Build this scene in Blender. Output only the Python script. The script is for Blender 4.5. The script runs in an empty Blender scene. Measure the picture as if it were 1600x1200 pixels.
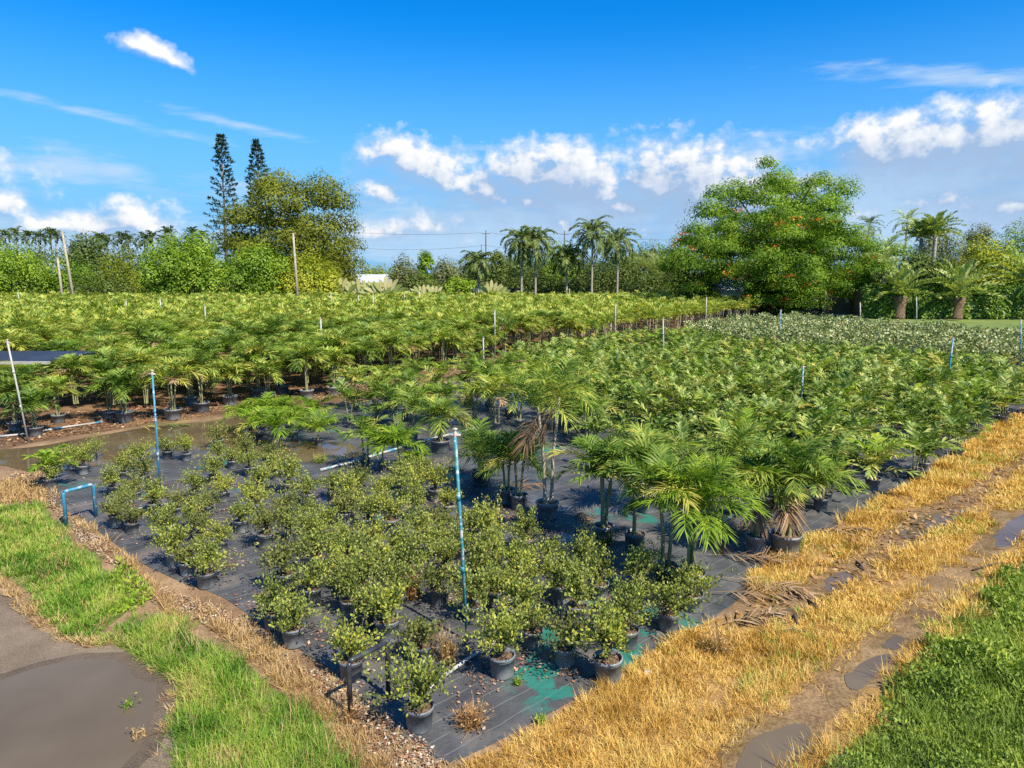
import bpy, math, numpy as np
from mathutils import Vector, noise as mnoise

# ------------------------------------------------------------------ camera
S = bpy.context.scene
C = S.collection
FPX, PW, PH, HORIZON, HCAM = 1109.0, 1600.0, 1200.0, 428.0, 6.0
PITCH = math.atan((PH/2 - HORIZON)/FPX)
cam = bpy.data.cameras.new('camera')
cam.sensor_width = 36.0
cam.lens = 36.0*FPX/PW
cam.clip_start, cam.clip_end = 0.1, 9000
camo = bpy.data.objects.new('camera', cam)
camo.location = (0, 0, HCAM)
camo.rotation_euler = (math.pi/2 - PITCH, 0, 0)
C.objects.link(camo)
S.camera = camo

def ray(px, py):
    a = (px - PW/2)/FPX; b = -(py - PH/2)/FPX
    cp, sp = math.cos(PITCH), math.sin(PITCH)
    return np.array([a, cp + b*sp, -sp + b*cp])
def G(px, py, z=0.0):                     # pixel -> point at height z
    d = ray(px, py); t = (z - HCAM)/d[2]
    return np.array([d[0]*t, d[1]*t, z])
def R(px, py, Y):                         # pixel -> point at distance Y
    d = ray(px, py); t = Y/d[1]
    return np.array([d[0]*t, Y, HCAM + d[2]*t])
def topz(base, py):                       # height above base that shows at picture row py
    return R(800, py, base[1])[2]

# ------------------------------------------------------------------ light
SUN_AZ, SUN_EL = math.radians(138), math.radians(49)
sd = Vector((math.cos(SUN_EL)*math.sin(SUN_AZ), math.cos(SUN_EL)*math.cos(SUN_AZ), math.sin(SUN_EL)))
sun = bpy.data.lights.new('sun', 'SUN')
sun.energy, sun.angle, sun.color = 4.7, math.radians(0.5), (1.0, 0.92, 0.77)
suno = bpy.data.objects.new('sun', sun)
suno.rotation_euler = sd.to_track_quat('Z', 'Y').to_euler()
suno.location = (40, -20, 60)
C.objects.link(suno)
vs = S.view_settings
S.display_settings.display_device = 'sRGB'
vs.view_transform, vs.look, vs.gamma, vs.use_curve_mapping = 'Standard', 'None', 1.0, False
vs.exposure = 0.92
cy = S.cycles
cy.max_bounces, cy.diffuse_bounces, cy.glossy_bounces, cy.transmission_bounces, cy.transparent_max_bounces = 5, 3, 2, 3, 4
cy.use_denoising = False
cy.sample_clamp_indirect = 4.0
cy.caustics_reflective = cy.caustics_refractive = False

W = bpy.data.worlds.new('World'); S.world = W
W.use_nodes = True
def world_nodes():
    nt = W.node_tree; N = nt.nodes; L = nt.links
    N.clear()
    out = N.new('ShaderNodeOutputWorld'); bg = N.new('ShaderNodeBackground')
    L.new(bg.outputs[0], out.inputs[0])
    sky = N.new('ShaderNodeTexSky')
    sky.sky_type = 'NISHITA'; sky.sun_disc = False
    sky.sun_elevation, sky.sun_rotation = SUN_EL, SUN_AZ
    sky.altitude, sky.air_density, sky.dust_density, sky.ozone_density = 0, 1.0, 0.6, 2.2
    bg.inputs[1].default_value = 0.138
    def val(op, a, b=None, c=None, clamp=False):
        n = N.new('ShaderNodeMath'); n.operation = op; n.use_clamp = clamp
        for i, q in enumerate((a, b, c)):
            if q is None: continue
            if isinstance(q, (int, float)): n.inputs[i].default_value = q
            else: L.new(q, n.inputs[i])
        return n.outputs[0]
    def mix(f, a, b, kind='MIX'):
        n = N.new('ShaderNodeMix'); n.data_type = 'RGBA'; n.blend_type = kind
        for s, q in ((n.inputs[0], f), (n.inputs[6], a), (n.inputs[7], b)):
            if isinstance(q, (int, float)): s.default_value = q
            elif isinstance(q, tuple): s.default_value = (*q, 1)
            else: L.new(q, s)
        return n.outputs[2]
    def sstep(x, a, b):
        n = N.new('ShaderNodeMapRange'); n.interpolation_type = 'SMOOTHSTEP'
        L.new(x, n.inputs[0]); n.inputs[1].default_value = a; n.inputs[2].default_value = b
        return n.outputs[0]
    tc = N.new('ShaderNodeTexCoord'); sp = N.new('ShaderNodeSeparateXYZ')
    L.new(tc.outputs['Generated'], sp.inputs[0])
    deg = 180/math.pi
    az = val('MULTIPLY', val('ARCTAN2', sp.outputs[0], sp.outputs[1]), deg)
    el = val('MULTIPLY', val('ARCSINE', sp.outputs[2]), deg)
    cb = N.new('ShaderNodeCombineXYZ'); L.new(az, cb.inputs[0]); L.new(el, cb.inputs[1])
    vec = cb.outputs[0]
    def azel(px, py):
        d = ray(px, py); d = d/np.linalg.norm(d)
        return math.degrees(math.atan2(d[0], d[1])), math.degrees(math.asin(d[2]))
    PD = 19.3
    # (px, py, half width, half height, tilt, strength) of every cloud bank seen over the nursery
    puffs = [(865,306,230,44,0,.8),(1060,308,150,52,0,.75),(1490,262,170,36,0,.75),(605,238,42,18,10,1),(645,256,60,24,-18,1.1),(690,276,60,26,-25,1.05),(725,292,50,24,-20,1),(815,280,48,38,0,1.3),(765,298,55,28,0,1.1),
      (880,286,72,42,0,1.35),(940,300,60,32,0,1.2),(830,314,110,26,-6,1.1),(1030,292,66,44,0,1.3),(1080,296,60,48,0,1.35),(1130,312,80,48,0,1.2),
      (985,322,120,30,0,1.1),(870,345,80,16,-6,.8),(1200,330,120,46,0,.8),(596,300,36,20,-5,.85),
      (1375,240,60,34,0,1.2),(1440,238,76,38,0,1.2),(1545,228,90,38,8,1.3),(1630,236,90,50,0,1.3),(1450,262,110,24,0,.8),(1590,258,120,24,0,1),
      (1515,310,75,24,0,1.05),(1590,320,70,26,0,1.05),(1700,300,90,50,0,1),(1900,290,120,70,0,1),
      (208,342,42,20,0,.85),(165,354,80,16,0,.8),(2,318,26,20,0,.8),(-80,330,50,22,0,.75),(100,354,60,12,0,.7),
      (212,69,24,8,-8,.62),(243,77,26,10,-14,.68),(266,92,18,7,-25,.55),(655,352,60,14,-8,.75),(590,362,60,12,0,.7),(-300,280,150,60,0,1)]
    thin = [(140,178,170,8,-8,.9),(372,194,95,8,-10,.9),(1480,120,165,14,-9,1),(1580,128,110,12,-6,.9),(105,258,62,26,-8,1.2),(180,268,50,24,-8,1.0),
      (20,262,50,18,0,1.0),(750,232,60,5,0,.7),(850,236,90,6,-3,.6),(740,372,360,60,0,1.5),(1450,345,260,60,0,1.5),(1420,285,150,50,0,1.35),
      (120,385,300,46,0,1.4),(1180,350,200,60,0,1.2),(930,340,170,40,0,1.2),(420,300,140,24,0,.6),(1180,240,110,26,0,.8),(2000,330,300,70,0,1)]
    def field(v, items):
        acc = None
        for (px, py, rx, ry, tilt, w) in items:
            a0, e0 = azel(px, py)
            m = N.new('ShaderNodeMapping'); m.vector_type = 'TEXTURE'
            m.inputs[1].default_value = (a0, e0, 0)
            m.inputs[2].default_value = (0, 0, math.radians(tilt))
            m.inputs[3].default_value = (rx/PD*(1.5 if items is puffs else 1.25), ry/PD*(1.75 if items is puffs else 1.25), 1)
            if acc is None: L.new(v, m.inputs[0])
            else:                           # a harmless link that makes the puffs evaluate one after another
                ch = N.new('ShaderNodeVectorMath'); ch.operation = 'MULTIPLY_ADD'; ch.inputs[1].default_value = (1e-7, 1e-7, 0)
                L.new(acc, ch.inputs[0]); L.new(v, ch.inputs[2]); L.new(ch.outputs[0], m.inputs[0])
            ln = N.new('ShaderNodeVectorMath'); ln.operation = 'LENGTH'; L.new(m.outputs[0], ln.inputs[0])
            d = val('MULTIPLY', val('SUBTRACT', 1.0, ln.outputs['Value']), w)
            acc = d if acc is None else val('SMOOTH_MAX', acc, d, 0.18)
        return acc
    def billow(v, sc, z):
        m = N.new('ShaderNodeMapping'); m.inputs[1].default_value = (z, z*1.7, z); m.inputs[3].default_value = (1, 1.25, 1)
        L.new(v, m.inputs[0])
        a = N.new('ShaderNodeTexVoronoi'); a.voronoi_dimensions = '2D'; a.feature = 'F1'; a.inputs['Scale'].default_value = sc
        a.inputs['Detail'].default_value = 2.0; a.inputs['Roughness'].default_value = .55; a.normalize = True
        L.new(m.outputs[0], a.inputs['Vector'])
        b = N.new('ShaderNodeTexNoise'); b.noise_dimensions = '2D'; b.inputs['Scale'].default_value = sc*.8; b.inputs['Detail'].default_value = 6; b.inputs['Roughness'].default_value = .6
        L.new(m.outputs[0], b.inputs['Vector'])
        return val('ADD', val('MULTIPLY', val('SUBTRACT', .42, a.outputs['Distance']), .50), val('MULTIPLY', val('SUBTRACT', b.outputs[0], .5), .92))
    off = N.new('ShaderNodeVectorMath'); off.operation = 'ADD'; off.inputs[1].default_value = (.7, .95, 0); L.new(vec, off.inputs[0])
    D1 = val('ADD', field(vec, puffs), billow(vec, .62, 3.1))
    D2 = val('ADD', field(off.outputs[0], puffs), billow(off.outputs[0], .62, 3.1))
    lit = sstep(val('SUBTRACT', D1, D2), -.35, .55)
    core = sstep(D2, .15, 1.0)
    lit = val('SUBTRACT', lit, val('MULTIPLY', core, .62), clamp=True)
    soft = val('ADD', .46, val('MULTIPLY', val('SUBTRACT', 1.0, lit), .6))
    alpha = val('SMOOTH_MIN', val('DIVIDE', val('SUBTRACT', D1, .04), soft, clamp=True), 1.0, .15, clamp=True)
    col = mix(lit, (.36, .51, .75), (.98, .98, .98))
    # thin veils and streaks
    mp = N.new('ShaderNodeMapping'); mp.inputs[3].default_value = (.12, .75, 1); mp.inputs[2].default_value = (0, 0, math.radians(6)); L.new(vec, mp.inputs[0])
    nz = N.new('ShaderNodeTexNoise'); nz.noise_dimensions = '2D'; nz.inputs['Scale'].default_value = 1.6; nz.inputs['Detail'].default_value = 7; nz.inputs['Roughness'].default_value = .62
    L.new(mp.outputs[0], nz.inputs['Vector'])
    T = val('ADD', field(vec, thin), val('MULTIPLY', val('SUBTRACT', nz.outputs[0], .52), 2.0))
    ta = val('MULTIPLY', sstep(T, .0, 1.1), .72)
    # sky gradient from the sky model, a little deeper as in the polarised photograph
    gm = N.new('ShaderNodeGamma'); gm.inputs[1].default_value = 1.0; L.new(sky.outputs[0], gm.inputs[0])
    hs = N.new('ShaderNodeHueSaturation'); hs.inputs['Hue'].default_value = 0.492; hs.inputs['Saturation'].default_value = 1.5; hs.inputs['Value'].default_value = .68
    L.new(gm.outputs[0], hs.inputs['Color'])
    base = mix(1.0, hs.outputs[0], (.16, .80, 1.16), 'MULTIPLY')
    hz = val('MULTIPLY', sstep(el, 19.0, 1.0), .92)
    base = mix(hz, base, (1.0, 2.08, 3.5))
    K = 4.0
    def scaled(c):
        n = N.new('ShaderNodeVectorMath'); n.operation = 'SCALE'; n.inputs['Scale'].default_value = K
        L.new(c, n.inputs[0]); return n.outputs[0]
    c1 = mix(ta, base, (.54*K, .71*K, .91*K))
    c2 = mix(alpha, c1, scaled(col))
    L.new(c2, bg.inputs[0])
    W.cycles.sampling_method = 'MANUAL'; W.cycles.sample_map_resolution = 512
world_nodes()

# ------------------------------------------------------------------ mesh helpers
def rs(seed): return np.random.default_rng(seed)
def unit(v): return v/np.maximum(np.linalg.norm(v, axis=-1, keepdims=True), 1e-9)
class MB:
    """collects strips, tubes, lathes and boxes; build() makes ONE mesh"""
    def __init__(s): s.v, s.f, s.n, s.sm = [], [], 0, []
    def add(s, V, F, m=0, smooth=False):
        V = np.asarray(V, float).reshape(-1, 3); F = np.asarray(F, int)
        if len(F) == 0: return
        s.v.append(V); s.f.append((F + s.n, m, smooth)); s.n += len(V)
    def mesh(s, name, mats):
        me = bpy.data.meshes.new(name)
        V = np.concatenate(s.v) if s.v else np.zeros((0, 3))
        me.vertices.add(len(V)); me.vertices.foreach_set('co', V.astype(np.float32).ravel())
        loops = np.concatenate([f.ravel() for f, m, q in s.f]); tot = np.concatenate([np.full(len(f), f.shape[1]) for f, m, q in s.f])
        start = np.concatenate([[0], np.cumsum(tot)[:-1]])
        me.loops.add(len(loops)); me.loops.foreach_set('vertex_index', loops.astype(np.int32))
        me.polygons.add(len(tot)); me.polygons.foreach_set('loop_start', start.astype(np.int32)); me.polygons.foreach_set('loop_total', tot.astype(np.int32))
        me.polygons.foreach_set('material_index', np.concatenate([np.full(len(f), m) for f, m, q in s.f]).astype(np.int32))
        me.polygons.foreach_set('use_smooth', np.concatenate([np.full(len(f), q) for f, m, q in s.f]))
        for m in (mats if isinstance(mats, (list, tuple)) else [mats]): me.materials.append(m)
        me.update(calc_edges=True)
        return me
    # n strips, each bending down by droop
    def strips(s, P, D, Sd, L, Wd, droop=0.0, prof=(.4, 1, .1), m=0):
        n = len(P); k = len(prof); P = np.asarray(P, float)
        L = np.broadcast_to(np.asarray(L, float), (n,)); Wd = np.broadcast_to(np.asarray(Wd, float), (n,)); dr = np.broadcast_to(np.asarray(droop, float), (n,))
        V = np.zeros((n, k, 2, 3))
        for i, w in enumerate(prof):
            t = i/(k-1)
            c = P + D*(L*t)[:, None]; c = c - np.array([0, 0, 1.])*(dr*L*t*t)[:, None]
            o = Sd*(Wd*w*.5)[:, None]
            V[:, i, 0] = c - o; V[:, i, 1] = c + o
        b = (np.arange(n)*k*2)[:, None]
        F = np.concatenate([b + np.array([[2*i, 2*i+1, 2*i+3, 2*i+2]]) for i in range(k-1)])
        s.add(V, F, m)
    # n pointed oval leaves, one face each, lightly folded
    def leaves(s, P, D, Sd, L, Wd, m=0):
        n = len(P); L = np.broadcast_to(np.asarray(L, float), (n,))[:, None]; Wd = np.broadcast_to(np.asarray(Wd, float), (n,))[:, None]
        V = np.stack([P, P + D*L*.5 + Sd*Wd*.5, P + D*L, P + D*L*.5 - Sd*Wd*.5], 1)
        s.add(V, np.arange(n*4).reshape(n, 4), m)
    def tube(s, path, rad, n=8, m=0, cap=True, smooth=True):
        path = np.asarray(path, float); k = len(path); rad = np.broadcast_to(np.asarray(rad, float), (k,))
        T = unit(np.gradient(path, axis=0)); ref = np.array([1., 0, 0]) if abs(T[0][0]) < .8 else np.array([0, 1., 0])
        V = []
        for i in range(k):
            a = unit(np.cross(T[i], ref)); b = np.cross(T[i], a)
            th = np.arange(n)*2*math.pi/n
            V.append(path[i] + rad[i]*(np.cos(th)[:, None]*a + np.sin(th)[:, None]*b))
        i = np.arange(n); j = (i+1) % n
        F = np.concatenate([np.stack([r*n+i, r*n+j, (r+1)*n+j, (r+1)*n+i], 1) for r in range(k-1)])
        base = s.n
        s.add(np.concatenate(V), F, m, smooth)
        if cap:
            s.f.append((np.array([(k-1)*n + i]) + base, m, False)); s.f.append((np.array([i[::-1]]) + base, m, False))
    def lathe(s, prof, n=16, c=(0, 0, 0), m=0, smooth=True):
        th = np.arange(n)*2*math.pi/n; c = np.asarray(c, float)
        V = np.concatenate([np.stack([r*np.cos(th), r*np.sin(th), np.full(n, z)], 1) for r, z in prof]) + c
        i = np.arange(n); j = (i+1) % n
        F = np.concatenate([np.stack([r*n+i, r*n+j, (r+1)*n+j, (r+1)*n+i], 1) for r in range(len(prof)-1)])
        s.add(V, F, m, smooth)
    def disc(s, r, z, n=16, m=0, c=(0, 0)):
        th = np.arange(n)*2*math.pi/n
        s.add(np.stack([r*np.cos(th)+c[0], r*np.sin(th)+c[1], np.full(n, z)], 1), np.arange(n)[None], m)
    def box(s, lo, hi, m=0, rz=0, at=(0, 0, 0)):
        x0, y0, z0 = lo; x1, y1, z1 = hi
        V = np.array([[x, y, z] for z in (z0, z1) for x, y in ((x0, y0), (x1, y0), (x1, y1), (x0, y1))], float)
        if rz: c_, s_ = math.cos(rz), math.sin(rz); V[:, :2] = V[:, :2] @ np.array([[c_, s_], [-s_, c_]])
        s.add(V + np.asarray(at), [[3, 2, 1, 0], [4, 5, 6, 7], [0, 1, 5, 4], [1, 2, 6, 5], [2, 3, 7, 6], [3, 0, 4, 7]], m)
def rnd_dirs(r, n, zmin=-1.0):
    z = r.uniform(zmin, 1, n); a = r.uniform(0, 2*math.pi, n); q = np.sqrt(np.maximum(0, 1-z*z))
    return np.stack([q*np.cos(a), q*np.sin(a), z], 1)
def perp(r, D):
    return unit(np.cross(D, rnd_dirs(r, len(D))))

# ------------------------------------------------------------------ tagging
def tag(o, label=None, cat=None, group=None, kind=None):
    if label: o['label'] = label
    if cat: o['category'] = cat
    if group: o['group'] = group
    if kind: o['kind'] = kind
    return o
def ob(name, me, parent=None):
    o = bpy.data.objects.new(name, me); C.objects.link(o)
    if parent is not None: o.parent = parent
    return o
def thing(name, loc, label, cat, group=None, rz=0.0, sc=1.0, tilt=(0, 0)):
    o = bpy.data.objects.new(name, None); C.objects.link(o)
    o.empty_display_size = .2
    o.location = loc; o.rotation_euler = (tilt[0], tilt[1], rz); o.scale = (sc,)*3
    return tag(o, label, cat, group)

# ------------------------------------------------------------------ materials
def newmat(name):
    m = bpy.data.materials.new(name); m.use_nodes = True
    m.node_tree.nodes.clear()
    return m, m.node_tree.nodes, m.node_tree.links
def ramp(N, cols, pos=None):
    n = N.new('ShaderNodeValToRGB'); e = n.color_ramp.elements
    pos = pos or [i/(len(cols)-1) for i in range(len(cols))]
    while len(e) < len(cols): e.new(.5)
    for i, (c, p) in enumerate(zip(cols, pos)): e[i].position = p; e[i].color = (*c, 1)
    return n
def leafmat(name, cols, pos=None, trans=.35, gloss=.06, rough=.4, nscale=.6, wi=.6, wo=.25, wn=.5):
    m, N, L = newmat(name)
    g = N.new('ShaderNodeNewGeometry'); oi = N.new('ShaderNodeObjectInfo')
    tx = N.new('ShaderNodeTexNoise'); tx.inputs['Scale'].default_value = nscale; tx.inputs['Detail'].default_value = 2
    L.new(g.outputs['Position'], tx.inputs['Vector'])
    def ma(op, a, b):
        n = N.new('ShaderNodeMath'); n.operation = op
        for i, q in enumerate((a, b)):
            if isinstance(q, float): n.inputs[i].default_value = q
            else: L.new(q, n.inputs[i])
        return n.outputs[0]
    a = ma('MULTIPLY', ma('SUBTRACT', g.outputs['Random Per Island'], .5), wi)
    b = ma('MULTIPLY', ma('SUBTRACT', oi.outputs['Random'], .5), wo)
    c = ma('MULTIPLY', ma('SUBTRACT', tx.outputs[0], .5), wn*1.8)
    f = ma('ADD', ma('ADD', ma('ADD', a, b), c), .5)
    cr = ramp(N, cols, pos); L.new(f, cr.inputs[0])
    d = N.new('ShaderNodeBsdfDiffuse'); t = N.new('ShaderNodeBsdfTranslucent'); gl = N.new('ShaderNodeBsdfGlossy')
    gl.inputs['Roughness'].default_value = max(.5, rough); gloss *= .25
    L.new(cr.outputs[0], d.inputs[0])
    tint = N.new('ShaderNodeMix'); tint.data_type = 'RGBA'; tint.blend_type = 'MULTIPLY'; tint.inputs[0].default_value = 1
    L.new(cr.outputs[0], tint.inputs[6]); tint.inputs[7].default_value = (1.25, 1.3, .55, 1); L.new(tint.outputs[2], t.inputs[0])
    m1 = N.new('ShaderNodeMixShader'); m1.inputs[0].default_value = trans; L.new(d.outputs[0], m1.inputs[1]); L.new(t.outputs[0], m1.inputs[2])
    m2 = N.new('ShaderNodeMixShader'); m2.inputs[0].default_value = gloss; L.new(m1.outputs[0], m2.inputs[1]); L.new(gl.outputs[0], m2.inputs[2])
    o = N.new('ShaderNodeOutputMaterial'); L.new(m2.outputs[0], o.inputs[0])
    return m
def stdmat(name, cols, nscale=8.0, rough=.7, bump=.0, bscale=30.0, spec=.4, metal=0.0, detail=5, obj=False, pos=None, r2=None):
    m, N, L = newmat(name)
    tc = N.new('ShaderNodeTexCoord')
    tx = N.new('ShaderNodeTexNoise'); tx.inputs['Scale'].default_value = nscale; tx.inputs['Detail'].default_value = detail; tx.inputs['Roughness'].default_value = .6
    L.new(tc.outputs['Object'], tx.inputs['Vector'])
    p = N.new('ShaderNodeBsdfPrincipled'); o = N.new('ShaderNodeOutputMaterial'); L.new(p.outputs[0], o.inputs[0])
    p.inputs['Roughness'].default_value = rough; p.inputs['Metallic'].default_value = metal; p.inputs['Specular IOR Level'].default_value = spec
    if len(cols) == 1: p.inputs['Base Color'].default_value = (*cols[0], 1)
    else:
        n = len(cols); cr = ramp(N, cols, pos or [.3 + .4*i/(n-1) for i in range(n)]); fac = tx.outputs[0]
        if obj:
            oi = N.new('ShaderNodeObjectInfo'); a = N.new('ShaderNodeMath'); a.operation = 'MULTIPLY_ADD'
            L.new(oi.outputs['Random'], a.inputs[0]); a.inputs[1].default_value = obj; b = N.new('ShaderNodeMath'); b.operation = 'SUBTRACT'; b.inputs[1].default_value = obj/2
            L.new(tx.outputs[0], a.inputs[2]); L.new(a.outputs[0], b.inputs[0]); fac = b.outputs[0]
        L.new(fac, cr.inputs[0]); L.new(cr.outputs[0], p.inputs['Base Color'])
    if bump:
        t2 = N.new('ShaderNodeTexNoise'); t2.inputs['Scale'].default_value = bscale; t2.inputs['Detail'].default_value = 4; L.new(tc.outputs['Object'], t2.inputs['Vector'])
        b = N.new('ShaderNodeBump'); b.inputs['Strength'].default_value = bump; b.inputs['Distance'].default_value = .05
        L.new(t2.outputs[0], b.inputs['Height']); L.new(b.outputs[0], p.inputs['Normal'])
    return m
M = {}
M['palm'] = leafmat('palm_leaf', [(.045,.095,.016),(.11,.19,.028),(.205,.295,.044),(.33,.385,.07),(.52,.47,.085)], [0,.3,.52,.78,1], trans=.32, gloss=.08, rough=.45, nscale=.9, wi=.85, wo=.5)
M['palm_bright'] = leafmat('bright_palm_leaf', [(.06,.13,.012),(.14,.24,.02),(.26,.36,.035),(.44,.46,.05)], trans=.35, gloss=.05, nscale=1.2)
M['palm_deep'] = leafmat('deep_palm_leaf', [(0.042,0.086,0.014),(0.096,0.174,0.024),(0.180,0.258,0.038),(0.336,0.360,0.072)], trans=.32, gloss=.06, nscale=.9)
M['deadfrond'] = leafmat('dead_frond', [(.13,.075,.04),(.27,.17,.095),(.42,.30,.19)], trans=.15, gloss=.02)
M['fish'] = leafmat('fishtail_leaf', [(.04,.08,.016),(.105,.175,.028),(.205,.28,.05),(.35,.385,.095),(.52,.48,.14)], [0,.3,.55,.82,1], trans=.28, gloss=.08, rough=.38, nscale=.7, wi=.85)
M['pale'] = leafmat('pale_round_leaf', [(0.069,0.103,0.032),(0.196,0.241,0.081),(0.437,0.448,0.207),(0.759,0.713,0.460),(0.575,0.276,0.103)], [0,.40,.74,.95,1], trans=.2, gloss=.08, rough=.35, nscale=.9)
M['bush'] = leafmat('small_shrub_leaf', [(0.059,0.087,0.019),(0.150,0.190,0.042),(0.266,0.304,0.068),(0.405,0.412,0.073),(0.532,0.504,0.052)], [0,.28,.52,.84,1], trans=.28, gloss=.06, rough=.4, nscale=1.3, wi=.8)
M['bush_olive'] = leafmat('olive_shrub_leaf', [(0.055,0.074,0.020),(0.129,0.152,0.040),(0.221,0.231,0.060),(0.331,0.315,0.080)], trans=.25, gloss=.05, nscale=1.3, wi=.8)
M['twig'] = stdmat('twig_bark', [(.10,.075,.05),(.2,.15,.1)], 20, .9)
M['stem'] = stdmat('palm_stem', [(.13,.14,.045),(.24,.23,.10),(.30,.27,.17)], 6, .6)
M['stem_pale'] = stdmat('pale_palm_stem', [(.26,.20,.12),(.42,.36,.26)], 9, .7, bump=.2)
M['pot'] = stdmat('pot_plastic', [(.07,.077,.085),(.135,.148,.16),(.23,.235,.235)], 5, .5, spec=.5, obj=.35)
M['soil'] = stdmat('pot_soil', [(.04,.025,.016),(.13,.075,.045),(.2,.14,.09)], 25, .95, bump=.5)
M['bark'] = stdmat('tree_bark', [(.10,.08,.06),(.22,.18,.14)], 2.0, .9, bump=.4, bscale=6)
M['bark_pale'] = stdmat('palm_bark', [(.22,.19,.15),(.38,.34,.28)], 1.5, .9, bump=.4, bscale=6)
M['bark_scaly'] = stdmat('scaly_palm_bark', [(.05,.03,.02),(.16,.10,.06),(.3,.2,.12)], 5.0, .95, bump=.9, bscale=7)
M['t_mango'] = leafmat('glossy_tree_leaf', [(.05,.10,.008),(.13,.225,.016),(.225,.33,.024),(.34,.41,.04)], trans=.28, gloss=.07, nscale=.38, wi=.38, wn=.9)
M['t_olive'] = leafmat('olive_tree_leaf', [(.05,.07,.008),(.135,.155,.016),(.225,.24,.026),(.34,.33,.05)], trans=.28, gloss=.04, nscale=.38, wi=.38, wn=.9)
M['t_yellow'] = leafmat('yellow_green_leaf', [(.10,.13,.01),(.22,.26,.018),(.35,.37,.03),(.50,.45,.06)], trans=.3, gloss=.05, nscale=.2, wi=.38, wn=.9)
M['t_bright'] = leafmat('bright_tree_leaf', [(.045,.095,.008),(.12,.215,.016),(.20,.31,.025),(.31,.40,.045)], trans=.36, gloss=.04, nscale=.38, wi=.38, wn=.9)
M['t_fern'] = leafmat('ferny_tree_leaf', [(.03,.07,.009),(.08,.155,.014),(.145,.24,.022),(.25,.33,.03),(.38,.40,.04)], [0,.3,.55,.85,1], trans=.32, gloss=.03, nscale=.38, wi=.38, wn=.9)
M['t_dark'] = leafmat('dark_tree_leaf', [(.03,.05,.012),(.065,.10,.02),(.115,.155,.032),(.17,.21,.05)], trans=.25, gloss=.05, nscale=.2, wi=.38, wn=.9)
M['t_grey'] = leafmat('grey_green_leaf', [(.05,.065,.022),(.105,.125,.04),(.165,.18,.065),(.23,.24,.09)], trans=.25, gloss=.03, nscale=.2, wi=.38, wn=.9)
M['t_pine'] = leafmat('pine_needles', [(.012,.026,.014),(.032,.052,.026),(.06,.085,.04)], trans=.1, gloss=.04, nscale=.3)
M['t_queen'] = leafmat('drooping_palm_leaf', [(0.057,0.092,0.023),(0.127,0.172,0.040),(0.207,0.259,0.063),(0.322,0.345,0.103)], trans=.3, gloss=.07, nscale=.2)
M['t_phoenix'] = leafmat('arching_palm_leaf', [(.10,.15,.035),(.24,.31,.08),(.42,.47,.16),(.60,.60,.27)], trans=.25, gloss=.08, nscale=.3)
M['t_silver'] = leafmat('silver_palm_leaf', [(.09,.13,.07),(.18,.23,.12),(.28,.33,.18)], trans=.2, gloss=.08, nscale=.3)
M['hedge'] = leafmat('hedge_leaf', [(.03,.07,.008),(.075,.14,.014),(.14,.225,.022),(.24,.33,.045)], trans=.25, gloss=.1, nscale=.5)
M['yellowing'] = leafmat('yellowing_frond', [(.22,.22,.04),(.38,.35,.07),(.52,.45,.14)], trans=.3, gloss=.05)
M['banana'] = leafmat('paddle_leaf', [(.17,.22,.06),(.29,.33,.10),(.45,.46,.18),(.60,.52,.27)], trans=.4, gloss=.07, nscale=.15, wi=.9)
M['flower'] = leafmat('orange_flower', [(.5,.08,.02),(.75,.16,.03),(.8,.28,.08)], trans=.3, gloss=.02)
M['g_green'] = leafmat('green_grass', [(0.054,0.130,0.013),(0.130,0.259,0.024),(0.238,0.367,0.043),(0.389,0.432,0.086),(0.497,0.389,0.140)], [0,.28,.5,.78,1], trans=.35, gloss=.05, nscale=.9, wi=.6, wn=1.2)
M['g_dry'] = leafmat('dry_grass', [(0.272,0.143,0.029),(0.504,0.299,0.061),(0.669,0.432,0.115),(0.776,0.561,0.205),(0.427,0.386,0.090)], [0,.28,.55,.82,1], trans=.3, gloss=.04, nscale=1.1, wi=.7, wn=1.0)
M['g_straw'] = leafmat('brown_straw_grass', [(.22,.13,.05),(.40,.25,.10),(.55,.38,.18),(.62,.46,.26)], trans=.3, gloss=.04, nscale=.6, wi=.7)
M['g_cover'] = leafmat('ground_cover_leaf', [(0.066,0.107,0.020),(0.158,0.226,0.036),(0.264,0.345,0.055),(0.436,0.477,0.085)], trans=.28, gloss=.05, nscale=.9, wi=.55, wn=.9)
M['g_clover'] = leafmat('broad_weed_leaf', [(.11,.20,.02),(.22,.33,.03),(.38,.42,.05)], trans=.3, gloss=.05, nscale=1.5)
M['litter'] = leafmat('leaf_litter', [(.09,.04,.028),(.22,.10,.06),(.38,.22,.12),(.5,.38,.25)], trans=.1, gloss=.03, nscale=.8, wi=1.0)
M['chips'] = leafmat('pale_chips', [(.12,.09,.065),(.32,.25,.18),(.55,.47,.36)], trans=.0, gloss=.03, wi=1.0)
M['deadweed'] = leafmat('dead_weed', [(.20,.10,.04),(.38,.21,.09),(.50,.32,.15)], trans=.2, gloss=.02, wi=.9)
M['blue'] = stdmat('blue_painted_pipe', [(.34,.38,.40),(.04,.21,.33),(.03,.16,.27)], 6.0, .5, detail=8, pos=[.38,.45,.7])
M['teal'] = stdmat('teal_weathered_pipe', [(.42,.42,.40),(.03,.20,.23),(.03,.15,.19)], 6.5, .5, detail=8, pos=[.42,.50,.72])
M['pvc'] = stdmat('white_pipe', [(.30,.28,.25),(.42,.40,.37)], 3, .5)
M['pvc_blue'] = stdmat('white_pipe_with_blue_print', [(.34,.31,.27),(.42,.39,.36),(.05,.24,.38)], 2.6, .5, pos=[.3,.53,.57])
M['darkpipe'] = stdmat('dark_pipe', [(.012,.012,.014),(.04,.04,.05),(.10,.14,.02)], 4, .3, pos=[.3,.55,.72])
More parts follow.
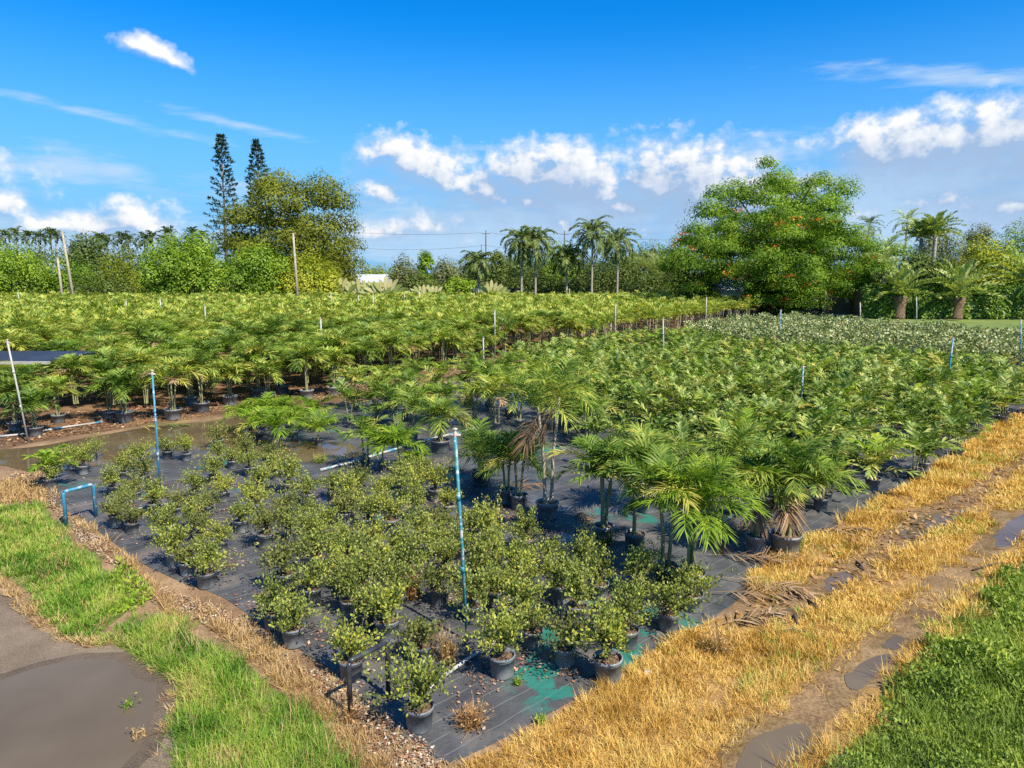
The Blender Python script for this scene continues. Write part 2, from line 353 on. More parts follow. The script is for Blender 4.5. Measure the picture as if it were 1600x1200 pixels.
M['brass'] = stdmat('sprinkler_head', [(.35,.28,.22),(.55,.45,.4)], 30, .45)
M['wood'] = stdmat('weathered_pole_wood', [(.25,.20,.14),(.42,.36,.28)], 2, .9, bump=.3)
M['wood_dark'] = stdmat('dark_pole_wood', [(.05,.04,.035),(.09,.075,.06)], 2, .9)
M['white'] = stdmat('white_paint', [(.68,.68,.66),(.8,.8,.78)], 1.5, .6)
M['roof'] = stdmat('pale_metal_roof', [(.36,.38,.41),(.50,.52,.55)], 1.0, .4)
M['roof_blue'] = stdmat('blue_grey_roof', [(.30,.36,.44),(.4,.46,.54)], 1.0, .5)
M['glass'] = stdmat('dark_glass', [(.02,.025,.03)], 1, .08, spec=.6)
M['black'] = stdmat('black_cover', [(.015,.016,.022),(.035,.036,.045)], 1.2, .55)
M['screen'] = stdmat('brown_fence_screen', [(.055,.04,.022),(.10,.07,.035)], 1.0, .85)
M['screen_dark'] = stdmat('black_fence_screen', [(.012,.012,.012),(.03,.028,.025)], 1.0, .85)
M['tyre'] = stdmat('tyre_rubber', [(.02,.02,.02)], 1, .8)
M['carpaint'] = stdmat('white_car_paint', [(.72,.73,.74)], 1, .25, spec=.6)
M['stone'] = stdmat('pale_stone', [(.42,.38,.32),(.6,.56,.5)], 9, .85, bump=.3)
M['wire'] = stdmat('cable', [(.02,.02,.022)], 1, .6)
M['red'] = stdmat('brick_red', [(.30,.11,.06),(.42,.2,.12)], 3, .8)

# ------------------------------------------------------------------ ground materials
def groundmat(name, layers, rough=.9, bump=.5, bscale=18, spec=.3, wet=None):
    """layers: (scale, detail, [(pos, colour)...]) first is base, later ones multiply around 1"""
    m, N, L = newmat(name)
    g = N.new('ShaderNodeNewGeometry'); p = N.new('ShaderNodeBsdfPrincipled'); o = N.new('ShaderNodeOutputMaterial'); L.new(p.outputs[0], o.inputs[0])
    col = None
    for sc, det, st in layers:
        t = N.new('ShaderNodeTexNoise'); t.inputs['Scale'].default_value = sc; t.inputs['Detail'].default_value = det; t.inputs['Roughness'].default_value = .65
        L.new(g.outputs['Position'], t.inputs['Vector'])
        cr = ramp(N, [c for q, c in st], [q for q, c in st]); L.new(t.outputs[0], cr.inputs[0])
        if col is None: col = cr.outputs[0]
        else:
            mx = N.new('ShaderNodeMix'); mx.data_type = 'RGBA'; mx.blend_type = 'MULTIPLY'; mx.inputs[0].default_value = 1
            L.new(col, mx.inputs[6]); L.new(cr.outputs[0], mx.inputs[7]); col = mx.outputs[2]
    L.new(col, p.inputs['Base Color']); p.inputs['Roughness'].default_value = rough; p.inputs['Specular IOR Level'].default_value = spec
    if wet:
        t = N.new('ShaderNodeTexNoise'); t.inputs['Scale'].default_value = wet[0]; t.inputs['Detail'].default_value = 4; L.new(g.outputs['Position'], t.inputs['Vector'])
        mr = N.new('ShaderNodeMapRange'); L.new(t.outputs[0], mr.inputs[0]); mr.inputs[1].default_value = wet[1]; mr.inputs[2].default_value = wet[2]; mr.inputs[3].default_value = rough; mr.inputs[4].default_value = wet[3]
        L.new(mr.outputs[0], p.inputs['Roughness'])
    if bump:
        t2 = N.new('ShaderNodeTexNoise'); t2.inputs['Scale'].default_value = bscale; t2.inputs['Detail'].default_value = 6; L.new(g.outputs['Position'], t2.inputs['Vector'])
        b = N.new('ShaderNodeBump'); b.inputs['Strength'].default_value = bump; b.inputs['Distance'].default_value = .04; L.new(t2.outputs[0], b.inputs['Height']); L.new(b.outputs[0], p.inputs['Normal'])
    return m
W1 = (1, 1, 1)
gm_dirt = groundmat('dirt', [(.8, 6, [(.3, (.12,.075,.04)), (.5, (.23,.15,.085)), (.7, (.34,.24,.14))]), (25, 4, [(.35, (.6,.55,.5)), (.6, (1.15,1.1,1.05))])])
gm_field = groundmat('field_dirt', [(.5, 6, [(.3, (.07,.045,.028)), (.5, (.16,.10,.055)), (.7, (.26,.17,.09))]), (14, 4, [(.35, (.5,.45,.4)), (.6, (1.2,1.1,1.0))])])
gm_road = groundmat('road_dirt', [(.6, 5, [(.3, (.10,.075,.05)), (.55, (.18,.138,.095)), (.75, (.25,.197,.14))]), (60, 3, [(.35, (.55,.52,.5)), (.62, (1.3,1.28,1.25))])], bscale=60, bump=.4)
gm_mud = groundmat('wet_mud', [(1.2, 6, [(.3, (.10,.064,.03)), (.5, (.18,.12,.062)), (.7, (.28,.195,.11))]), (18, 5, [(.35, (.65,.62,.6)), (.6, (1.1,1.1,1.05))])], rough=.85, wet=(2.2, .52, .66, .35), bump=.8, bscale=7, spec=.06)
gm_lawn = groundmat('lawn', [(.15, 5, [(.3, (.085,.13,.028)), (.55, (.14,.185,.04)), (.75, (.21,.23,.06))]), (3, 5, [(.35, (.75,.75,.7)), (.6, (1.15,1.12,1.1))])], bump=.6, bscale=12)
gm_far = groundmat('far_ground', [(.03, 5, [(.3, (.05,.075,.02)), (.55, (.10,.12,.035)), (.75, (.18,.17,.07))])], bump=0)
gm_grassbed = groundmat('green_grass_soil', [(1.5, 5, [(.3, (.07,.09,.02)), (.6, (.13,.16,.03))])])
gm_drybed = groundmat('dry_grass_soil', [(1.5, 6, [(.3, (.16,.09,.035)), (.5, (.28,.17,.06)), (.7, (.38,.25,.10))]), (30, 4, [(.35, (.6,.55,.5)), (.6, (1.2,1.15,1.1))])])
gm_coverbed = groundmat('ground_cover_soil', [(1.5, 5, [(.3, (.025,.035,.012)), (.6, (.05,.08,.02))])])

def watermat(name, c1, c2, rough=.06, bump=.02):
    m, N, L = newmat(name)
    g = N.new('ShaderNodeNewGeometry'); p = N.new('ShaderNodeBsdfPrincipled'); o = N.new('ShaderNodeOutputMaterial'); L.new(p.outputs[0], o.inputs[0])
    t = N.new('ShaderNodeTexNoise'); t.inputs['Scale'].default_value = .5; t.inputs['Detail'].default_value = 4; L.new(g.outputs['Position'], t.inputs['Vector'])
    cr = ramp(N, [c1, c2], [.35, .65]); L.new(t.outputs[0], cr.inputs[0]); L.new(cr.outputs[0], p.inputs['Base Color'])
    p.inputs['Roughness'].default_value = rough; p.inputs['IOR'].default_value = 1.33
    b = N.new('ShaderNodeBump'); b.inputs['Strength'].default_value = bump; b.inputs['Distance'].default_value = .02
    t2 = N.new('ShaderNodeTexNoise'); t2.inputs['Scale'].default_value = 6; L.new(g.outputs['Position'], t2.inputs['Vector']); L.new(t2.outputs[0], b.inputs['Height']); L.new(b.outputs[0], p.inputs['Normal'])
    return m
gm_water = watermat('muddy_water', (.10,.074,.045), (.135,.104,.066))
gm_water2 = watermat('brown_water', (.085,.058,.030), (.14,.10,.06), .04)

def weedmat():
    m, N, L = newmat('black_weed_mat')
    g = N.new('ShaderNodeNewGeometry'); p = N.new('ShaderNodeBsdfPrincipled'); o = N.new('ShaderNodeOutputMaterial'); L.new(p.outputs[0], o.inputs[0])
    mp = N.new('ShaderNodeMapping'); mp.inputs[2].default_value = (0, 0, -math.atan2(.68, .73)); L.new(g.outputs['Position'], mp.inputs[0])
    sx = N.new('ShaderNodeSeparateXYZ'); L.new(mp.outputs[0], sx.inputs[0])
    def ma(op, a, b=None, clamp=False):
        n = N.new('ShaderNodeMath'); n.operation = op; n.use_clamp = clamp
        for i, q in enumerate((a, b)):
            if q is None: continue
            if isinstance(q, (int, float)): n.inputs[i].default_value = q
            else: L.new(q, n.inputs[i])
        return n.outputs[0]
    def noise(s, d=5, v=None, r=.6):
        t = N.new('ShaderNodeTexNoise'); t.inputs['Scale'].default_value = s; t.inputs['Detail'].default_value = d; t.inputs['Roughness'].default_value = r
        L.new(v or g.outputs['Position'], t.inputs['Vector']); return t.outputs[0]
    def step(x, a, b):
        n = N.new('ShaderNodeMapRange'); n.interpolation_type = 'SMOOTHSTEP'; L.new(x, n.inputs[0]); n.inputs[1].default_value = a; n.inputs[2].default_value = b; return n.outputs[0]
    def mix(f, a, b):
        n = N.new('ShaderNodeMix'); n.data_type = 'RGBA'
        for s_, q in ((n.inputs[0], f), (n.inputs[6], a), (n.inputs[7], b)):
            if isinstance(q, tuple): s_.default_value = (*q, 1)
            elif isinstance(q, float): s_.default_value = q
            else: L.new(q, s_)
        return n.outputs[2]
    wob = ma('MULTIPLY', ma('SUBTRACT', noise(.9, 2), .5), .10)
    line = ma('LESS_THAN', ma('FRACT', ma('DIVIDE', ma('ADD', sx.outputs[1], wob), .31)), .045)
    seam = ma('LESS_THAN', ma('FRACT', ma('DIVIDE', ma('ADD', sx.outputs[0], wob), 3.7)), .006)
    cr = ramp(N, [(.040,.040,.041), (.068,.068,.070), (.112,.111,.109)], [.32, .5, .68]); L.new(noise(1.1, 7), cr.inputs[0])
    col = mix(ma('MULTIPLY', line, .5), cr.outputs[0], (.22,.22,.20))
    col = mix(ma('MULTIPLY', seam, .6), col, (.01,.01,.01))
    dust = step(noise(.55, 7, r=.68), .54, .70)
    col = mix(ma('MULTIPLY', dust, .7), col, (.17,.12,.085))
    fine = step(noise(7, 6, r=.7), .60, .72)
    col = mix(ma('MULTIPLY', fine, .35), col, (.16,.10,.065))
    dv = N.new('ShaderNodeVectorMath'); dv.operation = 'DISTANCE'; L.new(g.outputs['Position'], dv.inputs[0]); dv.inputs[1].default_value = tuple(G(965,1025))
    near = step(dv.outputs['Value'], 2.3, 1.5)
    teal_sheen = ma('MULTIPLY', step(noise(1.4, 5), .50, .54), ma('MAXIMUM', step(noise(.33, 2), .60, .66), near))
    col = mix(ma('MULTIPLY', teal_sheen, .75), col, (.01,.17,.13))  # teal sheen of water reflections, painted into the cover's colour
    L.new(col, p.inputs['Base Color'])
    wet = step(noise(.75, 6), .52, .60)
    rg = N.new('ShaderNodeMapRange'); L.new(ma('MULTIPLY', wet, ma('SUBTRACT', 1.0, dust)), rg.inputs[0]); rg.inputs[3].default_value = .62; rg.inputs[4].default_value = .22
    L.new(rg.outputs[0], p.inputs['Roughness']); p.inputs['Specular IOR Level'].default_value = .32
    b = N.new('ShaderNodeBump'); b.inputs['Strength'].default_value = .9; b.inputs['Distance'].default_value = .06
    L.new(ma('ADD', noise(2.2, 4), ma('MULTIPLY', noise(70, 2), .05)), b.inputs['Height']); L.new(b.outputs[0], p.inputs['Normal'])
    return m
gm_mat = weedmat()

def catmull(P, step=.35, closed=True):
    P = np.asarray(P, float); n = len(P); out = []
    for i in range(n):
        a, b, c, d = P[(i-1) % n], P[i], P[(i+1) % n], P[(i+2) % n]
        k = int(max(1, min(40, np.linalg.norm(c-b)/step)))
        for j in range(k):
            t = j/k
            out.append(b*(1-t) + c*t + .5*(t*(1-t))*((c-a)*.5*(1-t) - (d-b)*.5*t)*.8)
    return np.array(out)
def outline(pix, jit=.12, seed=1, step=.35, world=False):
    P = np.array([q if world else G(*q)[:2] for q in pix], float)
    P = catmull(P, step)
    r = rs(seed); N_ = len(P)
    j = sum(np.interp(np.arange(N_), np.linspace(0, N_, max(3, int(N_/w))), r.normal(0, a, max(3, int(N_/w)))) for w, a in ((9, jit), (4, jit*.6), (2, jit*.4)))
    T = unit(np.roll(P, -1, 0) - np.roll(P, 1, 0))
    return P + np.stack([-T[:, 1], T[:, 0]], 1)*j[:, None]
def sheet(name, P, z, mat, kind='structure', **k):
    b = MB(); b.add(np.c_[P, np.full(len(P), 0.0)], [list(range(len(P)))])
    a = np.sum(P[:, 0]*np.roll(P[:, 1], -1) - np.roll(P[:, 0], -1)*P[:, 1])
    if a < 0: b = MB(); b.add(np.c_[P, np.zeros(len(P))], [list(range(len(P)))[::-1]])
    o = ob(name, b.mesh(name, mat)); o.location.z = z
    return tag(o, kind=kind, **k)
def inside(P, Q):
    x, y = Q[:, 0], Q[:, 1]; c = np.zeros(len(Q), bool); j = len(P)-1
    for i in range(len(P)):
        xi, yi = P[i]; xj, yj = P[j]
        c ^= ((yi > y) != (yj > y)) & (x < (xj-xi)*(y-yi)/(yj-yi+1e-12) + xi); j = i
    return c
def seg_dist(Q, line):
    line = np.asarray(line, float); d = np.full(len(Q), 1e9)
    for a, b in zip(line[:-1], line[1:]):
        ab = b-a; t = np.clip(((Q-a) @ ab)/(ab @ ab), 0, 1); d = np.minimum(d, np.linalg.norm(Q - (a + t[:, None]*ab), axis=1))
    return d
def scatter(r, P, n):
    lo, hi = P.min(0), P.max(0); out = np.zeros((0, 2))
    while len(out) < n:
        q = r.uniform(lo, hi, (n, 2)); out = np.concatenate([out, q[inside(P, q)]])
    return out[:n]
def vnoise(Q, s, seed=0):
    return np.array([mnoise.noise((x*s + seed*7.3, y*s - seed*3.1, seed*1.7)) for x, y in Q])
def area(P): return abs(np.sum(P[:, 0]*np.roll(P[:, 1], -1) - np.roll(P[:, 0], -1)*P[:, 1]))/2

# ------------------------------------------------------------------ ground sheets
b = MB(); b.add([[-4000,-60,0],[4000,-60,0],[4000,6000,0],[-4000,6000,0]], [[0,1,2,3]])
tag(ob('far_ground', b.mesh('far_ground', gm_far)), kind='structure').location.z = -.012
sheet('dirt_ground', np.array([[-60,-30],[60,-30],[90,60],[60,110],[-20,70],[-60,40]], float), -.004, gm_dirt)
P_field = np.array([G(*q)[:2] for q in [(-150,720),(60,690),(200,668),(330,650),(530,626),(720,588),(850,564),(1000,535),(1240,492)]] + [(47,118),(60,140),(-170,140),(-60,25)])
sheet('field_ground', outline(P_field, .15, 3, 1.0, True), .000, gm_field)
P_lawn = np.array([(32,86),(37,70),(43,60),(53,50),(110,45),(160,110),(120,150),(46,150),(44,110)])
sheet('lawn', outline(P_lawn, .4, 4, 2.0, True), .002, gm_lawn)
mat_px = [(700,1193),(765,1160),(840,1118),(935,1065),(1030,1012),(1110,965),(1165,930),(1225,890),(1300,840),(1380,795),(1450,752),(1530,700),(1640,640)]
mat_w = [tuple(G(*q)[:2]) for q in mat_px] + [(42,37),(53,49.5),(43,60),(37,70),(32,86.5)] + [tuple(G(*q)[:2]) for q in
    [(1225,496),(1000,540),(850,570),(720,596),(540,634),(380,668),(200,700),(70,735),(40,748),(60,772),(110,805),(160,838),(215,870),(270,905),(345,935),(430,990),(520,1045),(590,1108),(640,1150)]]
P_mat = outline(mat_w, .05, 5, .4, True)
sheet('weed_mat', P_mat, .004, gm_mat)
P_road = outline([(-500,880),(0,905),(60,985),(130,1018),(215,1000),(235,1040),(275,1080),(262,1200),(250,1420),(-300,1420)], .12, 6)
sheet('dirt_road', P_road, .003, gm_road)
P_pud = outline([(-500,1085),(0,1064),(60,1042),(120,1030),(180,1030),(200,1045),(215,1062),(248,1068),(245,1120),(228,1170),(195,1200),(150,1280),(-300,1290)], .06, 7)
def swell(P, d, seed):
    T = unit(np.roll(P, -1, 0) - np.roll(P, 1, 0)); N_ = np.stack([T[:, 1], -T[:, 0]], 1); a = np.sum(P[:, 0]*np.roll(P[:, 1], -1) - np.roll(P[:, 0], -1)*P[:, 1]); k = len(P)
    return P + N_*np.sign(a)*(d*(.5 + np.interp(np.arange(k), np.linspace(0, k, k//3), rs(seed).uniform(0, 1, k//3))))[:, None]
gm_wetroad = groundmat('wet_road', [(.9, 5, [(.3, (.075,.056,.037)), (.7, (.135,.10,.066))]), (60, 3, [(.35, (.6,.57,.55)), (.62, (1.25,1.22,1.2))])], rough=.6, bscale=60, bump=.3)
sheet('wet_road_edge', swell(P_pud, .28, 3), .0055, gm_wetroad)
sheet('puddle', P_pud, .008, gm_water)
P_gA = outline([(-300,740),(0,792),(60,785),(120,815),(180,868),(215,905),(240,935),(215,960),(170,990),(130,1012),(75,985),(30,935),(0,905),(-300,830)], .22, 8)
P_gB = outline([(205,985),(250,972),(310,985),(360,1015),(410,1062),(460,1110),(515,1160),(555,1215),(600,1420),(240,1420),(262,1150),(275,1085),(240,1050),(205,1015)], .22, 9)
sheet('grass_ground', P_gA, .005, gm_grassbed); sheet('grass_ground', P_gB, .005, gm_grassbed)
P_dryR = outline([(675,1212),(768,1168),(848,1124),(938,1066),(1030,1013),(1108,970),(1172,948),(1172,900),(1208,870),(1268,840),(1322,810),(1372,778),(1432,750),(1492,708),(1552,666),(1632,621),(1800,560),(2100,640),(1850,760),(1620,880),(1560,925),(1530,965),(1445,1045),(1395,1080),(1375,1130),(1285,1200),(1260,1420),(640,1420)], .08, 10)
sheet('dry_grass_ground', P_dryR, .0065, gm_drybed)
P_cov = outline([(1262,1215),(1365,1130),(1390,1080),(1440,1045),(1525,960),(1560,920),(1615,878),(1850,760),(2100,700),(2500,900),(2400,1420),(1250,1420)], .15, 11)
sheet('ground_cover_soil', P_cov, .008, gm_coverbed)
P_dryL = outline([(0,752),(45,752),(85,790),(140,828),(190,868),(250,925),(300,965),(380,985),(430,1020),(490,1070),(560,1135),(600,1180),(660,1230),(700,1420),(600,1420),(555,1215),(515,1160),(460,1110),(410,1062),(360,1015),(310,985),(250,968),(235,930),(180,868),(120,815),(60,785),(0,792)], .05, 12)
# wheel ruts with standing water
ruts = [[(1130,985),(1220,950),(1300,905),(1370,868),(1450,815),(1530,765),(1620,712),(1750,640)], [(1130,1230),(1215,1165),(1290,1085),(1345,1035),(1400,1000),(1470,925),(1540,862),(1600,810),(1750,720)]]
RUT = [np.array([G(*q)[:2] for q in r_]) for r_ in ruts]
def ribbon(line, w, seed):
    P = np.concatenate([np.linspace(a, b_, 8)[:-1] for a, b_ in zip(line[:-1], line[1:])])
    T = unit(np.gradient(P, axis=0)); Nn = np.stack([-T[:, 1], T[:, 0]], 1); r = rs(seed)
    k = len(P); ww = w*(.75 + .5*np.interp(np.arange(k), np.linspace(0, k, k//3), r.uniform(0, 1, k//3)))*np.sqrt(np.clip(np.sin(np.linspace(0, math.pi, k)), .02, 1))*(1 + r.normal(0, .10, k))
    return np.concatenate([P + Nn*ww[:, None], (P - Nn*(ww*(1 + r.normal(0, .15, k)))[:, None])[::-1]])
mud_lines = [([(1165,975),(1225,952),(1300,912),(1345,890)], .34), ([(1395,845),(1450,815),(1520,782)], .45), ([(1150,1230),(1215,1160),(1262,1128)], .42), ([(1335,1070),(1390,1020),(1430,985)], .26), ([(1545,860),(1600,812),(1680,770)], .42), ([(1300,1105),(1330,1075)], .15), ([(1560,745),(1640,705)], .3)]
MUDL = [(np.array([G(*q)[:2] for q in l]), w) for l, w in mud_lines]
gm_rut = groundmat('rut_soil', [(1.0, 6, [(.3, (.11,.07,.035)), (.5, (.20,.13,.065)), (.7, (.31,.21,.11))]), (22, 5, [(.35, (.55,.5,.48)), (.6, (1.15,1.12,1.05))])], bump=.9, bscale=9)
for i, l in enumerate(RUT): sheet('wheel_rut', ribbon(l, .38, 60+i), .0072 + .0006*i, gm_rut)
for i, (l, w) in enumerate(MUDL): sheet('mud_patch', ribbon(l, w*1.5, 20+i), .009 + .0006*i, gm_mud)
pools = [[(1285,915),(1305,900),(1330,895),(1335,905),(1312,918),(1293,925)], [(1400,838),(1430,812),(1490,795),(1510,800),(1470,826),(1425,845)], [(1545,852),(1570,822),(1600,805),(1660,770),(1680,790),(1610,838),(1570,858)],
         [(1150,1182),(1190,1145),(1235,1130),(1272,1138),(1262,1168),(1250,1215),(1225,1260),(1150,1260)], [(1325,1062),(1345,1035),(1395,1018),(1402,1035),(1360,1068),(1335,1082)], [(1372,1012),(1395,993),(1412,998),(1405,1015)],
         [(1180,968),(1215,950),(1262,955),(1240,975),(1190,985)]]
def chaikin(P, n=2):
    P = np.asarray(P, float)
    for _ in range(n): Q_ = np.roll(P, -1, 0); P = np.stack([P*.75 + Q_*.25, P*.25 + Q_*.75], 1).reshape(-1, 2)
    return P
for i, q in enumerate(pools): sheet('puddle', outline(chaikin([G(*a)[:2] for a in q]), .04, 30+i, .12, True), .0135 + .0005*i, gm_water if i in (0, 3, 4, 5) else gm_water2)
P_flood = outline([(-150,712),(40,698),(130,684),(230,668),(330,658),(385,652),(395,672),(385,690),(440,690),(545,695),(560,712),(470,722),(400,712),(330,703),(270,706),(190,722),(100,734),(60,742),(0,728),(-150,745)], .10, 13)
sheet('flood_water', P_flood, .010, gm_water2)
P_bare = outline([(20,742),(60,738),(110,800),(190,855),(240,890),(300,925),(345,945),(420,1000),(470,1040),(530,1060),(600,1125),(660,1165),(700,1205),(640,1230),(560,1140),(490,1080),(420,1030),(330,985),(250,945),(180,885),(100,815),(40,775)], .08, 14)

# ------------------------------------------------------------------ grass and litter (stuff)
def feather(P, w=.35, seed=3):
    def f(Q):
        d = seg_dist(Q, np.r_[P, P[:1]]); return np.clip(d/w*.8 + .25 + .9*vnoise(Q, 1.6, seed), .02, 1)
    return f
def grass(name, P, per_m2, mat, label, cat, hl=(.12,.28), w=.012, lean=.5, seed=1, tuft=14, keep=None, droop=.35, extra_far=0.5):
    r = rs(seed); A = area(P); n = int(A*per_m2/tuft)
    Q = scatter(r, P, n)
    if keep is not None: Q = Q[r.uniform(0, 1, len(Q)) < keep(Q)]
    dist = np.linalg.norm(Q, axis=1)
    Q = Q[r.uniform(0, 1, len(Q)) < np.clip((14/np.maximum(dist, 1))**1.2, .08, 1)]; dist = np.linalg.norm(Q, axis=1)
    sz = np.clip(1 + .55*vnoise(Q, .9, seed) + r.normal(0, .15, len(Q)), .4, 1.7)
    k = np.repeat(np.arange(len(Q)), tuft); m_ = len(k)
    wd = w*np.clip(dist[k]/11, .8, 4)
    a = r.uniform(0, 2*math.pi, m_); rad = r.uniform(0, .09, m_)*np.clip(dist[k]/12, 1, 2.2)
    base = np.c_[Q[k] + np.stack([np.cos(a), np.sin(a)], 1)*rad[:, None], np.full(m_, .004)]
    a2 = a + r.normal(0, .8, m_); le = np.abs(r.normal(lean, lean*.5, m_))
    D = unit(np.stack([np.cos(a2)*le, np.sin(a2)*le, np.ones(m_)], 1))
    Sd = unit(np.stack([-np.sin(a2), np.cos(a2), np.zeros(m_)], 1) + r.normal(0, .3, (m_, 3)))
    Ln = r.uniform(*hl, m_)*sz[k]
    mb = MB(); mb.strips(base, D, Sd, Ln, wd*r.uniform(.7, 1.3, m_), r.uniform(0, droop, m_), (.8, 1, .12))
    return tag(ob(name, mb.mesh(name, mat)), label, cat, kind='stuff')
grass('green_grass', P_gA, 2600, M['g_green'], 'bright green grass verge beside the black bed and the dirt road on the left', 'grass', (.07,.20), .008, .8, 41, keep=feather(P_gA))
grass('green_grass', P_gB, 3200, M['g_green'], 'bright green grass clump strip between the brown puddle and the dry straw edge', 'grass', (.10,.34), .0085, .7, 42, keep=feather(P_gB), droop=.6)
grass('green_grass', P_gB, 160, M['g_straw'], 'yellow grass stems standing in the green strip beside the brown puddle', 'grass', (.22,.42), .006, .5, 57, tuft=6, keep=feather(P_gB))
grass('green_grass', P_gA, 260, M['g_straw'], 'faded straw stems mixed in the left green verge', 'grass', (.08,.24), .007, .9, 58, tuft=6, keep=feather(P_gA))
grass('dry_grass', P_dryL, 2600, M['g_straw'], 'narrow strip of straw coloured dead grass along the left edge of the bed', 'grass', (.08,.24), .0075, .8, 43, keep=feather(P_dryL, .2, 8))
def keep_dry(Q):
    d = np.minimum(seg_dist(Q, RUT[0]), seg_dist(Q, RUT[1])); m_ = np.min([seg_dist(Q, l)/w for l, w in MUDL], axis=0)
    return np.clip((d-.14)/.40, .08, 1)*np.clip((m_-.55)*2.2 + .5*vnoise(Q, 2.0, 6), .01, 1)*np.clip(.72 + 1.25*vnoise(Q, .8, 5), .12, 1)*feather(P_dryR, .10, 12)(Q)
grass('dry_grass', P_dryR, 3000, M['g_dry'], 'golden dead grass covering the rutted track on the right of the beds', 'grass', (.06,.19), .0085, .9, 44, keep=keep_dry)
grass('dry_grass', P_dryR, 420, M['g_dry'], 'taller golden grass tufts standing between the wheel ruts', 'grass', (.16,.40), .007, .6, 45, keep=lambda Q: (vnoise(Q, .45, 9) > .12)*keep_dry(Q))
grass('ground_cover', P_cov, 700, M['g_cover'], 'dark green weedy ground cover in the bottom right corner', 'ground cover', (.14,.36), .008, .6, 46, keep=lambda Q: np.clip(.6 + 1.3*vnoise(Q, .6, 3), 0, 1)*feather(P_cov, .5, 4)(Q))
def cover(name, P, per_m2, mat, label, size, hmax, seed, cat='ground cover', keep=None):
    r = rs(seed); n = int(area(P)*per_m2); Q = scatter(r, P, n)
    if keep is not None: Q = Q[r.uniform(0, 1, len(Q)) < keep(Q)]
    dist = np.linalg.norm(Q, axis=1)
    Q = Q[r.uniform(0, 1, len(Q)) < np.clip((13/np.maximum(dist, 1))**1.6, .05, 1)]; n = len(Q); dist = np.linalg.norm(Q, axis=1)
    h = np.clip(.42 + 1.5*vnoise(Q, 1.1, seed) + .5*vnoise(Q, 2.6, seed+1), .08, 1.3)*hmax
    p = np.c_[Q, h*np.sqrt(r.uniform(0.05, 1, n))]
    D = unit(rnd_dirs(r, n, -.1) + [0, 0, .35]); sz = size*np.clip(dist/10, .9, 3)*r.uniform(.6, 1.4, n)
    mb = MB(); mb.leaves(p, D, perp(r, D), sz, sz*.42)
    return tag(ob(name, mb.mesh(name, mat)), label, cat, kind='stuff')
cover('ground_cover', P_cov, 2600, M['g_cover'], 'feathery dark green weed leaves crowding the bottom right corner', .06, .30, 47, keep=feather(P_cov, .5, 4))
P_fr = outline([(-60,895),(0,893),(35,915),(75,962),(130,992),(205,985),(235,985),(262,1040),(282,1080),(272,1140),(258,1200),(245,1200),(255,1120),(262,1075),(238,1045),(210,1008),(130,1022),(60,990),(0,912),(-60,915)], .05, 18)
grass('dry_grass', P_fr, 1500, M['g_straw'], 'thin fringe of brown dead grass where the verge meets the dirt road', 'grass', (.06,.18), .008, 1.0, 49, keep=feather(P_fr, .2, 21))
P_gC = outline([(120,1000),(165,980),(215,958),(262,968),(300,985),(240,1012),(190,1015)], .1, 19)
grass('green_grass', P_gC, 1100, M['g_green'], 'thin mixed grass joining the two green verges beside the dirt road', 'grass', (.06,.20), .008, .9, 59, keep=feather(P_gC, .15, 22))
grass('dry_grass', P_bare, 420, M['g_straw'], 'scattered straw stems on the bare strip beside the black bed', 'grass', (.06,.2), .007, 1.0, 60, keep=feather(P_bare, .1, 23))
grass('green_grass', P_dryR, 420, M['g_green'], 'sparse green shoots coming up through the golden dead grass', 'grass', (.06,.2), .008, .7, 62, keep=lambda Q: (vnoise(Q, .55, 31) > .22)*keep_dry(Q))
P_cl = outline([(150,925),(185,885),(215,900),(240,930),(215,955),(165,965)], .05, 15)
cover('broad_weeds', P_cl, 520, M['g_clover'], 'yellow green broad leaved weeds at the tip of the left grass verge', .07, .15, 48, 'weeds')
def litter(name, P, per_m2, mat, label, size, seed, cat='leaf litter', keep=None):
    r = rs(seed); Q = scatter(r, P, int(area(P)*per_m2))
    if keep is not None: Q = Q[r.uniform(0, 1, len(Q)) < keep(Q)]
    n = len(Q); D = unit(np.c_[r.normal(0, 1, (n, 2)), r.uniform(-.1, .35, n)]); sz = size*r.uniform(.5, 1.5, n)
    Sd = unit(np.cross(D, np.array([0, 0, 1.]) + r.normal(0, .35, (n, 3))))
    mb = MB(); mb.leaves(np.c_[Q, r.uniform(.012, .03, n)], D, Sd, sz, sz*r.uniform(.35, .7, n), 0)
    return tag(ob(name, mb.mesh(name, mat)), label, cat, kind='stuff')
P_bed = outline([(700,1188),(1110,962),(1170,920),(1180,880),(880,800),(760,760),(400,740),(150,730),(75,760),(160,832),(270,900),(345,930),(430,985),(590,1100)], .02, 16, 1.0)
litter('leaf_litter', P_bed, 170, M['litter'], 'reddish brown fallen leaves scattered over the black bed cover', .055, 51, keep=lambda Q: np.clip(-.02 + 2.2*vnoise(Q, .8, 4), .02, 1))
litter('wood_chips', P_bare, 800, M['chips'], 'pale chips and brown debris on the bare strip beside the black bed', .04, 52, 'debris')
litter('wood_chips', P_bare, 420, M['litter'], 'brown dead leaves mixed over the bare strip beside the black bed', .06, 53, 'debris')
P_fedge = outline([(-100,715),(60,690),(200,668),(330,650),(520,622),(700,585),(700,560),(520,595),(330,620),(200,635),(0,655),(-100,670)], .1, 17, 1.0)
litter('leaf_litter', P_fedge, 60, M['litter'], 'brown palm debris on the bare ground under the front palms', .12, 54)
P_rutz = ribbon(RUT[0], .6, 61)
litter('leaf_litter', P_rutz, 50, M['deadweed'], 'flattened brown straw lying in the muddy wheel track', .12, 55)

